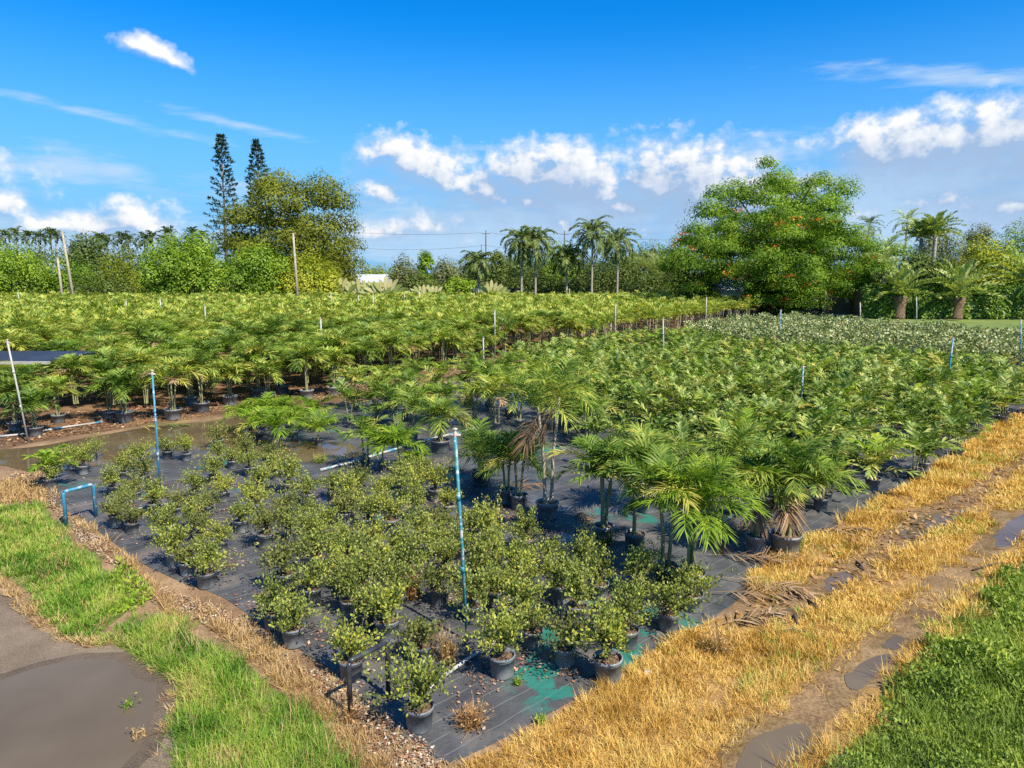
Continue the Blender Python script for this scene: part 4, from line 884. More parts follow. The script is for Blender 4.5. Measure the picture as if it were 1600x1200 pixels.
# ------------------------------------------------------------------ trees
def tree(name, box, Y, label, mat, seed, cat='tree', lobes=34, leaf=.42, n=9000, lr=(.16,.27), flat=1.0, trunk=True, zb=0., low=-.35, group=None, tw=.35, thick=.8, fill=.30, cut=None, depth=.8, extra=None, skirt=0, bark='bark', gap=0., grow=1.0, limbs=13, topk=1.04):
    """box = (left, top, right, bottom) of the crown in the photograph at distance Y; bottom None = reaches the ground"""
    x0, yt, x1, yb = box; r = rs(seed)
    a = R(x0, yt, Y); c = R(x1, yt, Y); zt = a[2]*topk; z0 = 0.2 if yb is None else R(x0, yb, Y)[2]
    cx, rx = (a[0] + c[0])/2, (c[0] - a[0])/2*grow; ry = rx*depth; rz = (zt - z0)/2; cz = (zt + z0)/2
    t = thing(name, (cx, Y, 0), label, cat, group)
    d = rnd_dirs(r, lobes*4, low)
    pick = [0]
    for _ in range(lobes-1):                            # spread lobes evenly
        pick.append(int(np.argmax(np.min(1 - d @ d[pick].T, axis=1) + r.uniform(0, .12, len(d)))))
    d = d[pick]; lrr = r.uniform(*lr, lobes)*min(rx, max(rz, rx*.5))*2
    d2 = d*(1 - .25*np.abs(d[:, 2:3])*(d[:, 2:3] < 0))
    cen = d2*(np.array([rx, ry, rz]) - lrr[:, None]*.75*np.array([1, 1, flat]))*np.where(r.uniform(0, 1, (lobes, 1)) < .28, r.uniform(.4, .75, (lobes, 1)), r.uniform(.86, 1.06, (lobes, 1))) + [0, 0, cz]
    if gap: k_ = r.uniform(0, 1, lobes) > gap; cen, lrr = cen[k_], lrr[k_]
    wts = lrr**2; pk = r.choice(len(cen), n, p=wts/wts.sum())
    dd = rnd_dirs(r, n, -.28); lump = 1 + .22*np.sin(dd[:, 0]*5 + pk) * np.cos(dd[:, 1]*4 + pk*1.7)
    rad = lrr[pk]*np.where(r.uniform(0, 1, n) < fill, r.uniform(.25, .85, n), r.uniform(thick, 1.1, n))*lump
    p = cen[pk] + dd*rad[:, None]*[1, 1, flat]; p[:, 2] = np.maximum(p[:, 2], .15)
    lo, hi = np.percentile(p[:, 0], (.7, 99.3)); kx = 2*rx/grow/(hi-lo); ztop = np.percentile(p[:, 2], 99.6); zlo = np.percentile(p[:, 2], 1); zl = z0 if yb is not None else min(zlo, .3)
    kz = (a[2]-zl)/(ztop-zlo); fit = lambda q: np.stack([(q[..., 0]-(lo+hi)/2)*kx, q[..., 1]*kx, (q[..., 2]-zlo)*kz + zl], -1)
    p, cen = fit(p), fit(cen)
    D = unit(dd*.5 + rnd_dirs(r, n)*.9 + [0, 0, -.15]); Nn = unit(dd*1.25 + rnd_dirs(r, n)*.55 + .35*Z); Sd = unit(np.cross(D, Nn)); D = unit(np.cross(Nn, Sd))
    s_ = leaf*r.uniform(.6, 1.4, n)
    if cut:                                             # an opening in the foliage
        wx, wy = p[:, 0] + cx, p[:, 1] + Y; k_ = ~((wx/wy > cut[0]) & (wx/wy < cut[1]) & (p[:, 2] < cut[2]) & (r.uniform(0, 1, n) > .10)); p, D, Sd, s_ = p[k_], D[k_], Sd[k_], s_[k_]
    mb = MB(); mb.leaves(p, D, Sd, s_, s_*.62)
    ob('crown', mb.mesh('crown', M[mat]), t)
    if trunk:
        tb = MB(); zf = max(z0 + rz*.35, zt*.25)
        tb.tube([[0, 0, -.05], [0, 0, .4], [.1, 0, zf*.5], [0, .1, zf]], [tw*1.5, tw*1.05, tw*.9, tw*.75], 9)
        for k in r.choice(len(cen), min(len(cen), limbs), replace=False):
            q = cen[k]; mid = np.array([q[0]*.45, q[1]*.45, zf*.5 + q[2]*.5 + .3])
            tb.tube([[0, 0, zf*.85], mid, q], [tw*.5, tw*.3, tw*.1], 5, cap=False)
        ob('trunk', tb.mesh('trunk', M[bark]), t)
    if extra: extra(t, r, cen, lrr, (rx, ry, rz, cz))
    return t
def dome(label, box, Y, mat, seed, **k):
    return tree(k.pop('name', 'broadleaf_tree'), box, Y, label, mat, seed, **{**dict(lobes=36, n=17000, low=-.6, grow=1.08, limbs=5, lr=(.14,.26), thick=.82, leaf=.36), **k})
# left side
dome('bright green broadleaf tree at the far left frame edge behind the palm field', (-70,376,88,None), 132, 't_mango', 500, n=22000)
dome('small mid green tree below the leaning wooden poles on the left', (70,408,165,None), 136, 't_bright', 501, n=6000)
dome('dark crowned tree behind the bushes left of the yellow tree', (98,364,165,430), 165, 't_dark', 502, n=4500, leaf=.5)
dome('yellow green tree left of the big domed green tree', (148,392,232,None), 140, 't_yellow', 503, n=6000)
dome('broad domed green tree with dense rounded crown left of the old olive tree', (212,366,372,None), 128, 't_mango', 504, n=36000, lobes=56, lr=(.10,.19))
dome('right hand green shoulder tree beside the broad domed one', (340,382,452,None), 126, 't_mango', 505, n=20000, lobes=40)
dome('yellowish tree with russet tips below the old olive coloured tree', (430,392,532,None), 128, 't_yellow', 506, n=15000, lobes=36)
dome('low dark bush between the leaning poles and the palm field', (118,420,205,None), 128, 't_dark', 507, n=4500, name='bush', cat='bush')
dome('rounded olive green tree in the gap right of the old olive tree', (500,384,562,None), 145, 't_olive', 508, n=5000)
tree('broadleaf_tree', (348,270,556,455), 140, 'tall old olive green tree with layered clumps left of the centre', 't_olive', 510, lobes=62, n=62000, leaf=.42, lr=(.10,.19), flat=.7, low=-.6, tw=.75, thick=.75, fill=.25)
# distant hedge line and grey-green bushes in the centre
dome('flat topped far grove showing in the gap beside the white shed', (548,411,640,440), 420, 't_yellow', 511, n=3000, leaf=.9, lobes=22, depth=.3, trunk=False, name='grove', cat='grove')
for i, (bx, Y, m, lab) in enumerate([((604,397,662,None),150,'t_grey','grey green feathery bush left of the bright little tree in the centre'),((650,392,680,None),165,'t_bright','small bright green tree poking up between grey bushes in the centre'),((672,402,722,None),152,'t_grey','second grey green bush right of the bright little tree'),((705,400,765,None),156,'t_grey','grey green bush behind the drooping palm below the utility pole'),
    ((625,430,690,None),140,'t_dark','low dark bush at the back edge of the palm field in the centre'),((690,432,750,None),138,'t_mango','low rounded green bush left of the short drooping palm'),((762,393,792,None),142,'t_dark','narrow dark leaved tree left of the paired tall palms'),
    ((770,400,850,None),160,'t_dark','dark green thicket tree behind the paired tall palms'),((842,376,905,None),158,'t_mango','mid green tree between the paired palms and the tallest drooping palm'),((880,400,960,None),162,'t_dark','dark tree behind the tallest drooping palm'),((950,392,1010,None),160,'t_dark','dark green tree right of the tallest drooping palm'),
    ((985,378,1040,None),165,'t_grey','hazy grey green tree behind the weeping bamboo like clump'),((1030,372,1090,None),150,'t_mango','green tree filling the gap left of the red flowered tree'),((840,428,925,None),140,'t_dark','low dark shrubbery left of the parked white car'),((960,428,1050,None),138,'t_dark','low dark shrubbery right of the parked white car')]):
    dome(lab, bx, Y, m, 520+i, n=5000, lobes=30, leaf=.4)
for i, (x0, x1, yt) in enumerate([(-60,30,377),(20,110,375),(100,180,380),(165,250,379),(240,330,374)]):
    dome('dark far grove tree under the skyline palm row on the left', (x0,yt,x1,None), 270, 't_dark', 580+i, n=5000, leaf=.7, lobes=30, group='dark far grove trees on the left')
for i, (bx, m, lab) in enumerate([((752,400,860,None),'t_dark','far dark tree filling the skyline behind the paired tall palms'),((826,388,935,None),'t_grey','far grey green tree on the skyline left of the tallest drooping palm'),((905,394,1002,None),'t_dark','far dark tree on the skyline between the tallest palm and its right neighbour'),((968,384,1075,None),'t_mango','far green tree on the skyline behind the weeping clump')]):
    dome(lab, bx, 178, m, 590+i, n=12000, leaf=.5)
# weeping bamboo-like clump
def weeper(box, Y, label, seed, mat='t_queen'):
    x0, yt, x1, yb = box; a = R(x0, yt, Y); c = R(x1, yt, Y); r = rs(seed); t = thing('weeping_clump', ((a[0]+c[0])/2, Y, 0), label, 'plant')
    w = (c[0]-a[0])/2; h = a[2]; mb = MB(); st = MB()
    for i in range(46):
        az = r.uniform(0, 6.28); o = np.array([math.cos(az), math.sin(az), 0])*r.uniform(0, .3*w) + [0, 0, .05]
        frond(mb, r, o + [0, 0, h*.25], az, 1.45, h*r.uniform(.8, 1.1), 26, 1.3, .10, r.uniform(1.3, 2.2), .9, segs=8, prof='leaf', ms=0)
        st.tube([o, o + [0, 0, h*.3]], .06, 4, cap=False)
    ob('foliage', mb.mesh('foliage', M[mat]), t); ob('stem', st.mesh('stem', M['stem']), t)
weeper((1000,388,1076,None), 140, 'weeping yellowish green clump left of the red flowered tree', 540)
# red flowered spreading tree and the taller airy one behind
def flowers(t, r, cen, lrr, e):
    mb = MB(); n = 64
    idx = r.choice(len(cen), n)
    for k in idx:
        d = rnd_dirs(r, 1, .0)[0]; d[1] = -abs(d[1]); c = cen[k] + d*lrr[k]*[1.12, 1.12, .6]; m_ = int(r.integers(5, 20))
        p = c + r.normal(0, .42, (m_, 3))*[1, 1, .4]; D = rnd_dirs(r, m_); s_ = r.uniform(.2, .38, m_); mb.leaves(p, D, perp(r, D), s_, s_*.8)
    ob('flowers', mb.mesh('flowers', M['flower']), t)
tree('flowering_tree', (1048,330,1392,472), 105, 'wide spreading feathery tree dotted with orange red flowers', 't_fern', 550, lobes=112, n=105000, leaf=.28, lr=(.09,.19), flat=.5, low=-.9, cut=(.290,.324,5.6), tw=.7, extra=flowers, fill=.35, thick=.6, depth=.75, limbs=8)
tree('broadleaf_tree', (1096,252,1330,430), 114, 'tallest airy bright green tree rising behind the red flowered one', 't_bright', 551, lobes=70, n=60000, leaf=.32, lr=(.085,.165), flat=.7, low=-.7, tw=.6, fill=.3, thick=.7, gap=.2, topk=1.0)
dome('dark green tree under the left side of the red flowered tree', (1052,395,1130,None), 112, 't_dark', 552, n=6000, cut=(.290,.324,5.6))
dome('rounded shrub at the corner of the palm block beside the dark gate', (1188,432,1262,None), 104, 't_fern', 553, n=7000, leaf=.3, name='shrub', cat='shrub')
dome('dark thicket under the middle of the red flowered tree', (1150,392,1235,None), 113, 't_dark', 554, n=7000, cut=(.290,.324,5.6))
dome('dark thicket at the right foot of the red flowered tree beside the gate', (1215,425,1290,None), 110, 't_fern', 555, n=6000)
dome('green tree showing under the right arm of the red flowered tree', (1280,405,1370,None), 116, 't_mango', 556, n=8000)
# right side
for i, (bx, Y, m, lab) in enumerate([((1330,385,1400,None),114,'t_dark','dark green tree behind the left thick trunked palm'),((1395,392,1470,None),125,'t_dark','dark tree behind the two thick trunked palms'),((1430,352,1510,None),150,'t_grey','tall grey green tree far behind the hedge on the right'),
    ((1490,372,1590,None),118,'t_yellow','yellow green tree above the hedge on the right'),((1500,350,1560,None),160,'t_grey','grey green tree top on the right skyline'),((1550,346,1640,None),150,'t_mango','green tree on the skyline at the right frame edge'),((1575,385,1690,None),122,'t_mango','green tree above the hedge end at the right frame edge'),((1440,405,1520,None),122,'t_dark','low dark tree between the two thick trunked palms and the yellow tree')]):
    dome(lab, bx, Y, m, 560+i, n=14000, lobes=36)
# two tall conifers
def conifer(px, yt, Y, label, seed, wid):
    top = R(px, yt, Y); h = top[2]; r = rs(seed); t = thing('norfolk_pine', (top[0], Y, 0), label, 'conifer', None, 0, 1, (0, .015))
    tb = MB(); tb.tube([[0, 0, 0], [0, 0, h*.5], [0, 0, h]], [.42, .28, .05], 8); ob('trunk', tb.mesh('trunk', M['bark']), t)
    mb = MB(); z = h*.25; k = 0
    while z < h*.985:
        q = (z/h - .25)/.75; w = wid*(1.02 - q)**.7*(.75 + .4*r.random())
        for i in range(6):
            a = k*.5 + i*1.047 + r.uniform(-.2, .2)
            if r.random() < .10: continue
            L_ = w*r.uniform(.75, 1.1); dr = np.array([math.cos(a), math.sin(a), 0.])
            tip = np.array([0, 0, z]) + dr*L_ + Z*L_*.10; m_ = 20
            tt = r.uniform(.30, 1.02, m_)**.6; p = np.array([0, 0, z])*(1-tt[:, None]) + tip*tt[:, None] + Z*(.25*(tt**2))[:, None]*L_*.5
            p = p + r.normal(0, .13, p.shape)
            D = unit(dr*.7 + rnd_dirs(r, m_)*.6 + .5*Z); s_ = r.uniform(.45, .8, m_); mb.leaves(p, D, perp(r, D), s_, s_*.38)
            mb.tube([[0, 0, z], tip], [.06, .02], 3, cap=False)
        z += h*.034*(1.15 - .5*q); k += 1
    ob('crown', mb.mesh('crown', M['t_pine']), t)
conifer(341, 209, 150, 'taller of the two dark slender conifers left of the old olive tree', 570, 4.5)
conifer(397, 218, 150, 'shorter of the two dark conifers, its tip just above the old olive tree', 571, 4.2)

# ---- tall palms
def tall_palm(name, px, yt, yb, Y, label, seed, mat, nf, L, ll, lw, el, bend, hang, tr, bark='bark_pale', pairs=22, group=None, lean=0., prof='leaf', vee=.1, trunk_py=None, boss=0.):
    c = R(px, yt, Y); h = c[2]; r = rs(seed); t = thing(name, (c[0], Y, 0), label, 'palm tree', group)
    tb = MB(); top = np.array([0, 0, h]); foot = np.array([lean, 0, 0])
    zs = np.linspace(0, 1, 9); path = foot*(1-zs[:, None])**1.3 + top*zs[:, None]; path[:, 2] = h*zs - .05
    rad = tr*(1.15 - .25*zs) + boss*np.exp(-((zs-.95)/.3)**2)
    tb.tube(path, rad, 10); ob('trunk', tb.mesh('trunk', M[bark]), t)
    mb = MB()
    for i in range(nf):
        q = i/(nf-1); frond(mb, r, top + [0, 0, .1*(1-q)], i*2.39996 + r.uniform(-.2, .2), el[0]*(1-q) + el[1]*q + r.uniform(-.08, .08), L*r.uniform(.85, 1.1), pairs, ll, lw, bend*r.uniform(.8, 1.2), hang, vee=vee, segs=8, prof=prof, twist=r.uniform(-.3, .3))
    ob('crown', mb.mesh('crown', M[mat]), t)
qp = dict(mat='t_queen', nf=28, L=4.9, ll=1.1, lw=.17, el=(1.5, -.35), bend=2.0, hang=.9, tr=.19, pairs=34, vee=-.2)
tall_palm('queen_palm', 815, 378, 0, 128, 'left of the paired tall drooping palms right of the utility pole', 600, **qp)
tall_palm('queen_palm', 837, 380, 0, 129, 'right of the paired tall drooping palms, with a slim pale trunk', 601, **qp)
tall_palm('queen_palm', 926, 366, 0, 127, 'tallest drooping palm with a double looking trunk in the centre right', 602, **{**qp, 'L': 5.0})
tall_palm('queen_palm', 966, 380, 0, 131, 'drooping palm with orange fruit right of the tallest one', 603, **qp)
tall_palm('queen_palm', 747, 412, 0, 128, 'short drooping palm below the utility pole', 604, **{**qp, 'L': 4.0})
tall_palm('queen_palm', 886, 404, 0, 129, 'short drooping palm with yellowish crown left of the tallest one', 605, **{**qp, 'L': 4.2})
ph = dict(mat='t_phoenix', nf=30, L=5.2, ll=.75, lw=.28, el=(1.5, .12), bend=.95, hang=.15, tr=.8, bark='bark_scaly', pairs=30, vee=.45, boss=.3)
tall_palm('date_palm', 1406, 462, 0, 96, 'left thick trunked palm with arching fronds in front of the hedge', 610, **ph)
tall_palm('date_palm', 1496, 464, 0, 95.5, 'right thick trunked palm with arching fronds in front of the hedge', 611, **{**ph, 'L': 5.6})
tall_palm('date_palm', 1606, 446, 0, 97, 'thick palm cut by the right frame edge above the hedge', 612, **{**ph, 'L': 5.4})
cn = dict(mat='t_phoenix', nf=17, L=3.6, ll=.75, lw=.12, el=(1.4, -.2), bend=1.5, hang=.5, tr=.2, pairs=24, vee=.0)
tall_palm('coconut_palm', 1384, 412, 0, 97, 'slim leaning palm in front of the hedge beside the left thick trunked palm', 613, **{**cn, 'lean': -.9})
tall_palm('coconut_palm', 1358, 352, 0, 150, 'far palm with ragged crown on the skyline right of the red flowered tree', 614, **{**cn, 'mat': 't_queen'})
tall_palm('coconut_palm', 1418, 346, 0, 140, 'far palm with arched fronds above the right hand trees', 615, **cn)
tall_palm('fan_palm', 1462, 366, 0, 130, 'silvery green palm with a full crown above the right hedge', 616, **{**ph, 'mat': 't_phoenix', 'tr': .35, 'L': 4.6, 'bark': 'bark_pale', 'boss': 0})
tall_palm('fan_palm', 1440, 372, 0, 132, 'second silvery palm left of the full crowned one', 617, **{**ph, 'mat': 't_phoenix', 'tr': .35, 'L': 4.2, 'bark': 'bark_pale', 'boss': 0, 'nf': 30})
tall_palm('coconut_palm', 1388, 388, 0, 112, 'yellowish palm crown left of the thick trunked palms', 618, **{**cn, 'L': 4.0})
for i, (px, py) in enumerate([(8,370),(24,366),(44,370),(60,372),(78,366),(86,370),(155,374),(166,378),(190,372),(200,376),(225,374),(238,372),(262,366),(300,366),(316,370)]):
    tall_palm('royal_palm', px, py, 0, 300 + (i*37) % 40, 'tiny dark palm on the far left skyline row', 620+i, 't_dark', 18, 5.0, 1.2, .5, (1.4, -.3), 1.6, .5, .3, pairs=12, group='far skyline palms on the left')

# ---- paddle-leaved plants along the back edge of the palm field
def paddle_plant(px, py, Y, label, seed, group, fan=False, n=8, L=2.0):
    c = R(px, py, Y); r = rs(seed); t = thing('paddle_leaf_plant', (c[0], Y, 0), label, 'plant', group); h = max(c[2], 1.5)
    mb = MB(); st = MB()
    P, D, S_ = [], [], []
    for i in range(n):
        if fan: a = (i/(n-1) - .5)*2.0; d = np.array([math.sin(a), r.normal(0, .05), math.cos(a)]); s_ = np.array([math.cos(a), .25, -math.sin(a)])
        else: az = r.uniform(0, 6.28); le = r.uniform(.15, .9); d = np.array([math.cos(az)*le, math.sin(az)*le, 1.]); s_ = np.array([-math.sin(az), math.cos(az), .2])
        d = unit(d); o = np.array([0, 0, h*.12]); e = o + d*h*.42; st.tube([o, e], [.07, .035], 4, cap=False); P.append(e); D.append(d); S_.append(unit(s_))
    mb.strips(np.array(P), np.array(D), np.array(S_), np.full(n, h*.55)*r.uniform(.85, 1.1, n), .22*h*.55, .3, (.35, .9, 1, .85, .15))
    st.tube([[0, 0, 0], [0, 0, h*.16]], .14, 6)
    ob('foliage', mb.mesh('foliage', M['banana']), t); ob('stem', st.mesh('stem', M['stem']), t)
rp = rs(640)
for i, px in enumerate([222,236,252,268,284,300,318,335,352,366,382,396,412,430,446,462,478,494]):
    paddle_plant(px + rp.normal(0, 3), (428 if 270 < px < 425 else 444) + rp.normal(0, 4), 126 + rp.uniform(-2, 2), 'paddle leaved plant in the pale row along the left back edge of the palm field', 641+i, 'paddle leaved plants left of the wooden pole', n=9)
for i, px in enumerate([532,545,560,576,590,602,662,676,768,778]):
    paddle_plant(px, 434 + rp.normal(0, 4) if px < 610 else 440 + rp.normal(0, 3), 128, 'fan shaped paddle leaved plant at the centre back edge of the palm field', 670+i, 'fan shaped paddle plants near the white shed', True, 11)

# ---- hedge, gate and screens
def hedge():
    a, b_ = G(1338, 497)[:2], np.array([118., 92.]); t = thing('clipped_hedge', (*a, 0), 'long clipped dark green hedge behind the lawn on the right', 'hedge')
    d = b_-a; ln = np.linalg.norm(d); u = d/ln; nn = np.array([-u[1], u[0]]); r = rs(690); n = 26000; h, w = 4.2, 1.6
    s_ = r.uniform(0, ln, n); f = r.uniform(0, 1, n); 
    top = f < .32; y = np.where(top, r.uniform(-w, w, n), np.where(f < .9, -w, w)) + r.normal(0, .14, n); z = np.where(top, h, r.uniform(.05, 1, n)*h) + r.normal(0, .14, n)
    z = z*(1 + .05*np.sin(s_*.7) + .04*np.sin(s_*1.9)); y = y + .15*np.sin(s_*1.3 + z)
    p = np.stack([u[0]*s_ + nn[0]*y, u[1]*s_ + nn[1]*y, np.maximum(z, .05)], 1)
    nv = np.where(top[:, None], Z, np.array([-nn[0], -nn[1], .3])); Nn = unit(nv + rnd_dirs(r, n)*.8); D = unit(np.cross(Nn, rnd_dirs(r, n))); sz = r.uniform(.3, .6, n)
    mb = MB(); mb.leaves(p, D, np.cross(Nn, D), sz, sz*.6); ob('foliage', mb.mesh('foliage', M['hedge']), t)
    core = MB(); core.box((0, -w*.8, .02), (ln, w*.8, h*.88), 0, math.atan2(u[1], u[0])); ob('branches', core.mesh('branches', M['wood_dark']), t)
hedge()
def gate():
    Y = 101; a, b_ = R(1289, 495, Y), R(1347, 495, Y); t = thing('screened_gate', (a[0], Y, 0), 'brown mesh gate with a sagging top edge between posts left of the hedge', 'gate')
    w = b_[0]-a[0]; n = 12; xs = np.linspace(0, w, n); zt = 3.3 - .9*np.sin(np.linspace(0, math.pi, n))*.9 + .1
    V = np.concatenate([np.stack([xs, np.zeros(n)+.02*k, np.full(n, .35)], 1) for k in (0, 1)] + [np.stack([xs, np.zeros(n)+.02*k, zt], 1) for k in (0, 1)])
    i = np.arange(n-1); F = np.concatenate([np.stack([i, i+1, 2*n+i+1, 2*n+i], 1), np.stack([n+i+1, n+i, 3*n+i, 3*n+i+1], 1), np.stack([2*n+i, 2*n+i+1, 3*n+i+1, 3*n+i], 1)])
    mb = MB(); mb.add(V, F); ob('screen', mb.mesh('screen', M['screen']), t)
    for x in (-.12, w+.12): q = MB(); q.tube([[x, 0, 0], [x, 0, 3.6]], .12, 8); ob('post', q.mesh('post', M['wood']), t)
    q = MB(); q.tube([[0, -.06, .32], [w, -.06, .32]], .05, 6); ob('rail', q.mesh('rail', M['blue']), t)
    q = MB(); q.box((w*.52, -.05, 2.0), (w*.52+.45, -.02, 2.5)); ob('notice_plate', q.mesh('notice_plate', M['wood']), t)
    Y2 = 101.5; a2 = R(1256, 495, Y2); t2 = thing('screen_fence', (a2[0], Y2, 0), 'black screen fence panel left of the brown mesh gate', 'fence'); w2 = a[0]-a2[0]-.3
    q = MB(); q.box((0, 0, .1), (w2, .04, 2.7)); ob('panel', q.mesh('panel', M['screen_dark']), t2)
    for x in (0, w2): q = MB(); q.tube([[x, -.08, 0], [x, -.08, 2.9]], .06, 6); ob('post', q.mesh('post', M['wood_dark']), t2)
    Y3 = 131; a3 = R(790, 470, Y3); b3 = R(815, 470, Y3); t3 = thing('screen_fence', (a3[0], Y3, 0), 'black screen panel under the paired tall palms', 'fence')
    q = MB(); q.box((0, 0, .1), (b3[0]-a3[0], .05, 3.4)); ob('panel', q.mesh('panel', M['screen_dark']), t3)
    for x in (0, b3[0]-a3[0]): q = MB(); q.tube([[x, -.09, 0], [x, -.09, 3.5]], .06, 6); ob('post', q.mesh('post', M['wood_dark']), t3)
gate()
# ---- buildings and car
def house(px0, px1, py_wall, Y, label, roofm, seed, h=3.4, dep=7, ridge=1.5, name='house'):
    a, b_ = R(px0, 470, Y), R(px1, 470, Y); w = b_[0]-a[0]; t = thing(name, (a[0], Y, 0), label, 'building')
    q = MB(); q.box((0, 0, 0), (w, dep, h)); ob('wall', q.mesh('wall', M['white']), t)
    q = MB(); e = .5; V = [[-e, -e, h+.01], [w+e, -e, h+.01], [w+e, dep+e, h+.01], [-e, dep+e, h+.01], [-e, dep/2, h+ridge], [w+e, dep/2, h+ridge]]
    q.add(V, [[0, 1, 5, 4], [2, 3, 4, 5]]); q.add(V, [[1, 2, 5], [3, 0, 4]]); q.add(V, [[3, 2, 1, 0]]); ob('roof', q.mesh('roof', M[roofm]), t)
    for k in range(max(1, int(w/3.2))):
        x = w*(k+.5)/max(1, int(w/3.2)) - .6
        f = MB(); f.box((x, -.05, 1.0), (x+1.3, .03, 2.3)); fo = ob('window', f.mesh('window', M['white']), t)
        f = MB(); f.box((x+.08, -.07, 1.08), (x+1.22, -.045, 2.22)); ob('pane', f.mesh('pane', M['glass']), fo)
    return t
house(1118, 1158, 0, 109, 'white walled house with a blue grey roof half hidden under the red flowered tree', 'roof_blue', 1, h=3.6, dep=5, ridge=1.6)
house(546, 600, 0, 165, 'pale metal roofed shed behind the fan shaped paddle plants', 'roof', 2, h=4.0, dep=8, ridge=1.9, name='shed')
q = MB(); t = thing('brick_wall', (R(737,462,131)[0], 131, 0), 'small red brick wall piece left of the short drooping palm', 'wall'); q.box((0, 0, 0), (2.1, .3, 3.2)); ob('wall', q.mesh('wall', M['red']), t); q = MB(); q.box((-.05, -.05, 3.202), (2.15, .35, 3.3)); ob('coping', q.mesh('coping', M['white']), t)
def car(px, Y, rz, label):
    p = R(px, 460, Y); t = thing('parked_car', (p[0], Y, 0), label, 'car', None, rz)
    sec = [(-2.2,.35),(-2.25,.75),(-1.5,.95),(-.9,1.42),(.75,1.45),(1.45,1.0),(2.15,.85),(2.25,.4)]
    n = len(sec); V = [[x, s_*(.86 if z < 1.2 else .66), z] for s_ in (-1, 1) for x, z in sec]; mb = MB()
    mb.add(V, [[i, i+1, n+i+1, n+i] for i in range(n-1)] + [[n-1, 0, n, 2*n-1]]); mb.add(V, [list(range(n))[::-1]]); mb.add(V, [list(range(n, 2*n))])
    ob('body', mb.mesh('body', M['carpaint']), t)
    for s_ in (-1, 1):
        q = MB(); q.add([[-1.15, s_*.83, 1.02], [1.15, s_*.83, 1.02], [.65, s_*.70, 1.36], [-.8, s_*.70, 1.36]], [[0, 1, 2, 3]]); ob('window', q.mesh('window', M['glass']), t)
        for x in (-1.4, 1.4):
            q = MB(); q.tube([[x, s_*.68, .34], [x, s_*.90, .34]], .34, 16); wh = ob('wheel', q.mesh('wheel', M['tyre']), t); q = MB(); q.tube([[x, s_*.88, .34], [x, s_*.915, .34]], .2, 12); ob('rim', q.mesh('rim', M['roof']), wh)
    q = MB(); q.add([[-1.47, -.7, .98], [-1.47, .7, .98], [-.93, .6, 1.40], [-.93, -.6, 1.40]], [[0, 3, 2, 1]]); o_ = ob('windscreen', q.mesh('windscreen', M['glass']), t); o_.location = (-.03, 0, .02)
    for s_ in (-1, 1): q = MB(); q.box((-2.27, s_*.62-.16, .66), (-2.2, s_*.62+.16, .8)); ob('headlight', q.mesh('headlight', M['roof']), t)
    return t
c_ = car(943, 134, .15, 'white car parked behind the palms right of the tallest drooping palm'); c_.location.z = 0; c_.scale = (1.35,)*3

# ---- poles and wires
def wood_pole(px, yt, Y, label, rad=.14, mat='wood', lean=0., arm=False):
    c = R(px, yt, Y); t = thing('utility_pole' if arm else 'wooden_pole', (c[0] - lean, Y, 0), label, 'pole')
    q = MB(); q.tube([[0, 0, -.05], [lean*.5, 0, c[2]*.5], [lean, 0, c[2]]], [rad*1.2, rad, rad*.8], 9); ob('shaft', q.mesh('shaft', M[mat]), t)
    if arm:
        q = MB(); q.box((-1.3, -.22, c[2]-1.1), (1.3, -.1, c[2]-.93)); ob('crossarm', q.mesh('crossarm', M[mat]), t)
        for x in (-1.2, 0, 1.2): q = MB(); q.lathe([(.0, .0), (.09, .0), (.11, .1), (.05, .22), (0, .25)], 8, (x, -.16, c[2]-.93)); ob('insulator', q.mesh('insulator', M['roof']), t)
    return c
wood_pole(97, 361, 118, 'taller of the two leaning weathered poles on the left', .2, lean=-1.0)
wood_pole(90, 403, 119, 'shorter of the two weathered poles on the left', .2, lean=-.2)
wood_pole(458, 364, 116, 'single weathered pole standing in front of the old olive tree', .19, lean=-.3)
u1 = wood_pole(759, 360, 230, 'dark utility pole with crossarm near the picture centre', .2, 'wood_dark', arm=True)
u2 = wood_pole(752, 382, 235, 'thin short pole just left of the dark utility pole', .12, 'wood_dark')
u3 = wood_pole(882, 361, 230, 'dark utility pole with crossarm left of the tallest drooping palm', .2, 'wood_dark', arm=True)
wood_pole(566, 400, 330, 'distant thin pole in the sky gap beside the old olive tree', .14, 'wood_dark')
def wire(a, b_, sag, label):
    a, b_ = np.asarray(a), np.asarray(b_); tt = np.linspace(0, 1, 24)[:, None]; P = a*(1-tt) + b_*tt; P[:, 2] -= sag*4*(tt*(1-tt))[:, 0]
    q = MB(); q.tube(P, .035, 4); o = ob('overhead_cable', q.mesh('overhead_cable', M['wire'])); tag(o, label, 'cable')
wire(u1 + [0, 0, -4.6], R(440, 372, 230), 2.4, 'lower overhead cable sagging left from the utility pole towards the old olive tree')
wire(u1 + [-1.2, -.16, -.7], R(440, 352, 230), 1.5, 'upper overhead cable running left from the crossarm towards the old olive tree')
wire(u1 + [1.2, -.16, -.7], u3 + [-1.2, -.16, -.7], .8, 'overhead cable between the two crossarm poles')
wire(u1 + [0, 0, -4.6], u3 + [0, 0, -4.6], 1.2, 'lower overhead cable between the two crossarm poles')
wire(u3 + [1.2, -.16, -.7], R(1120, 372, 230), 1.2, 'overhead cable running right from the second crossarm pole')

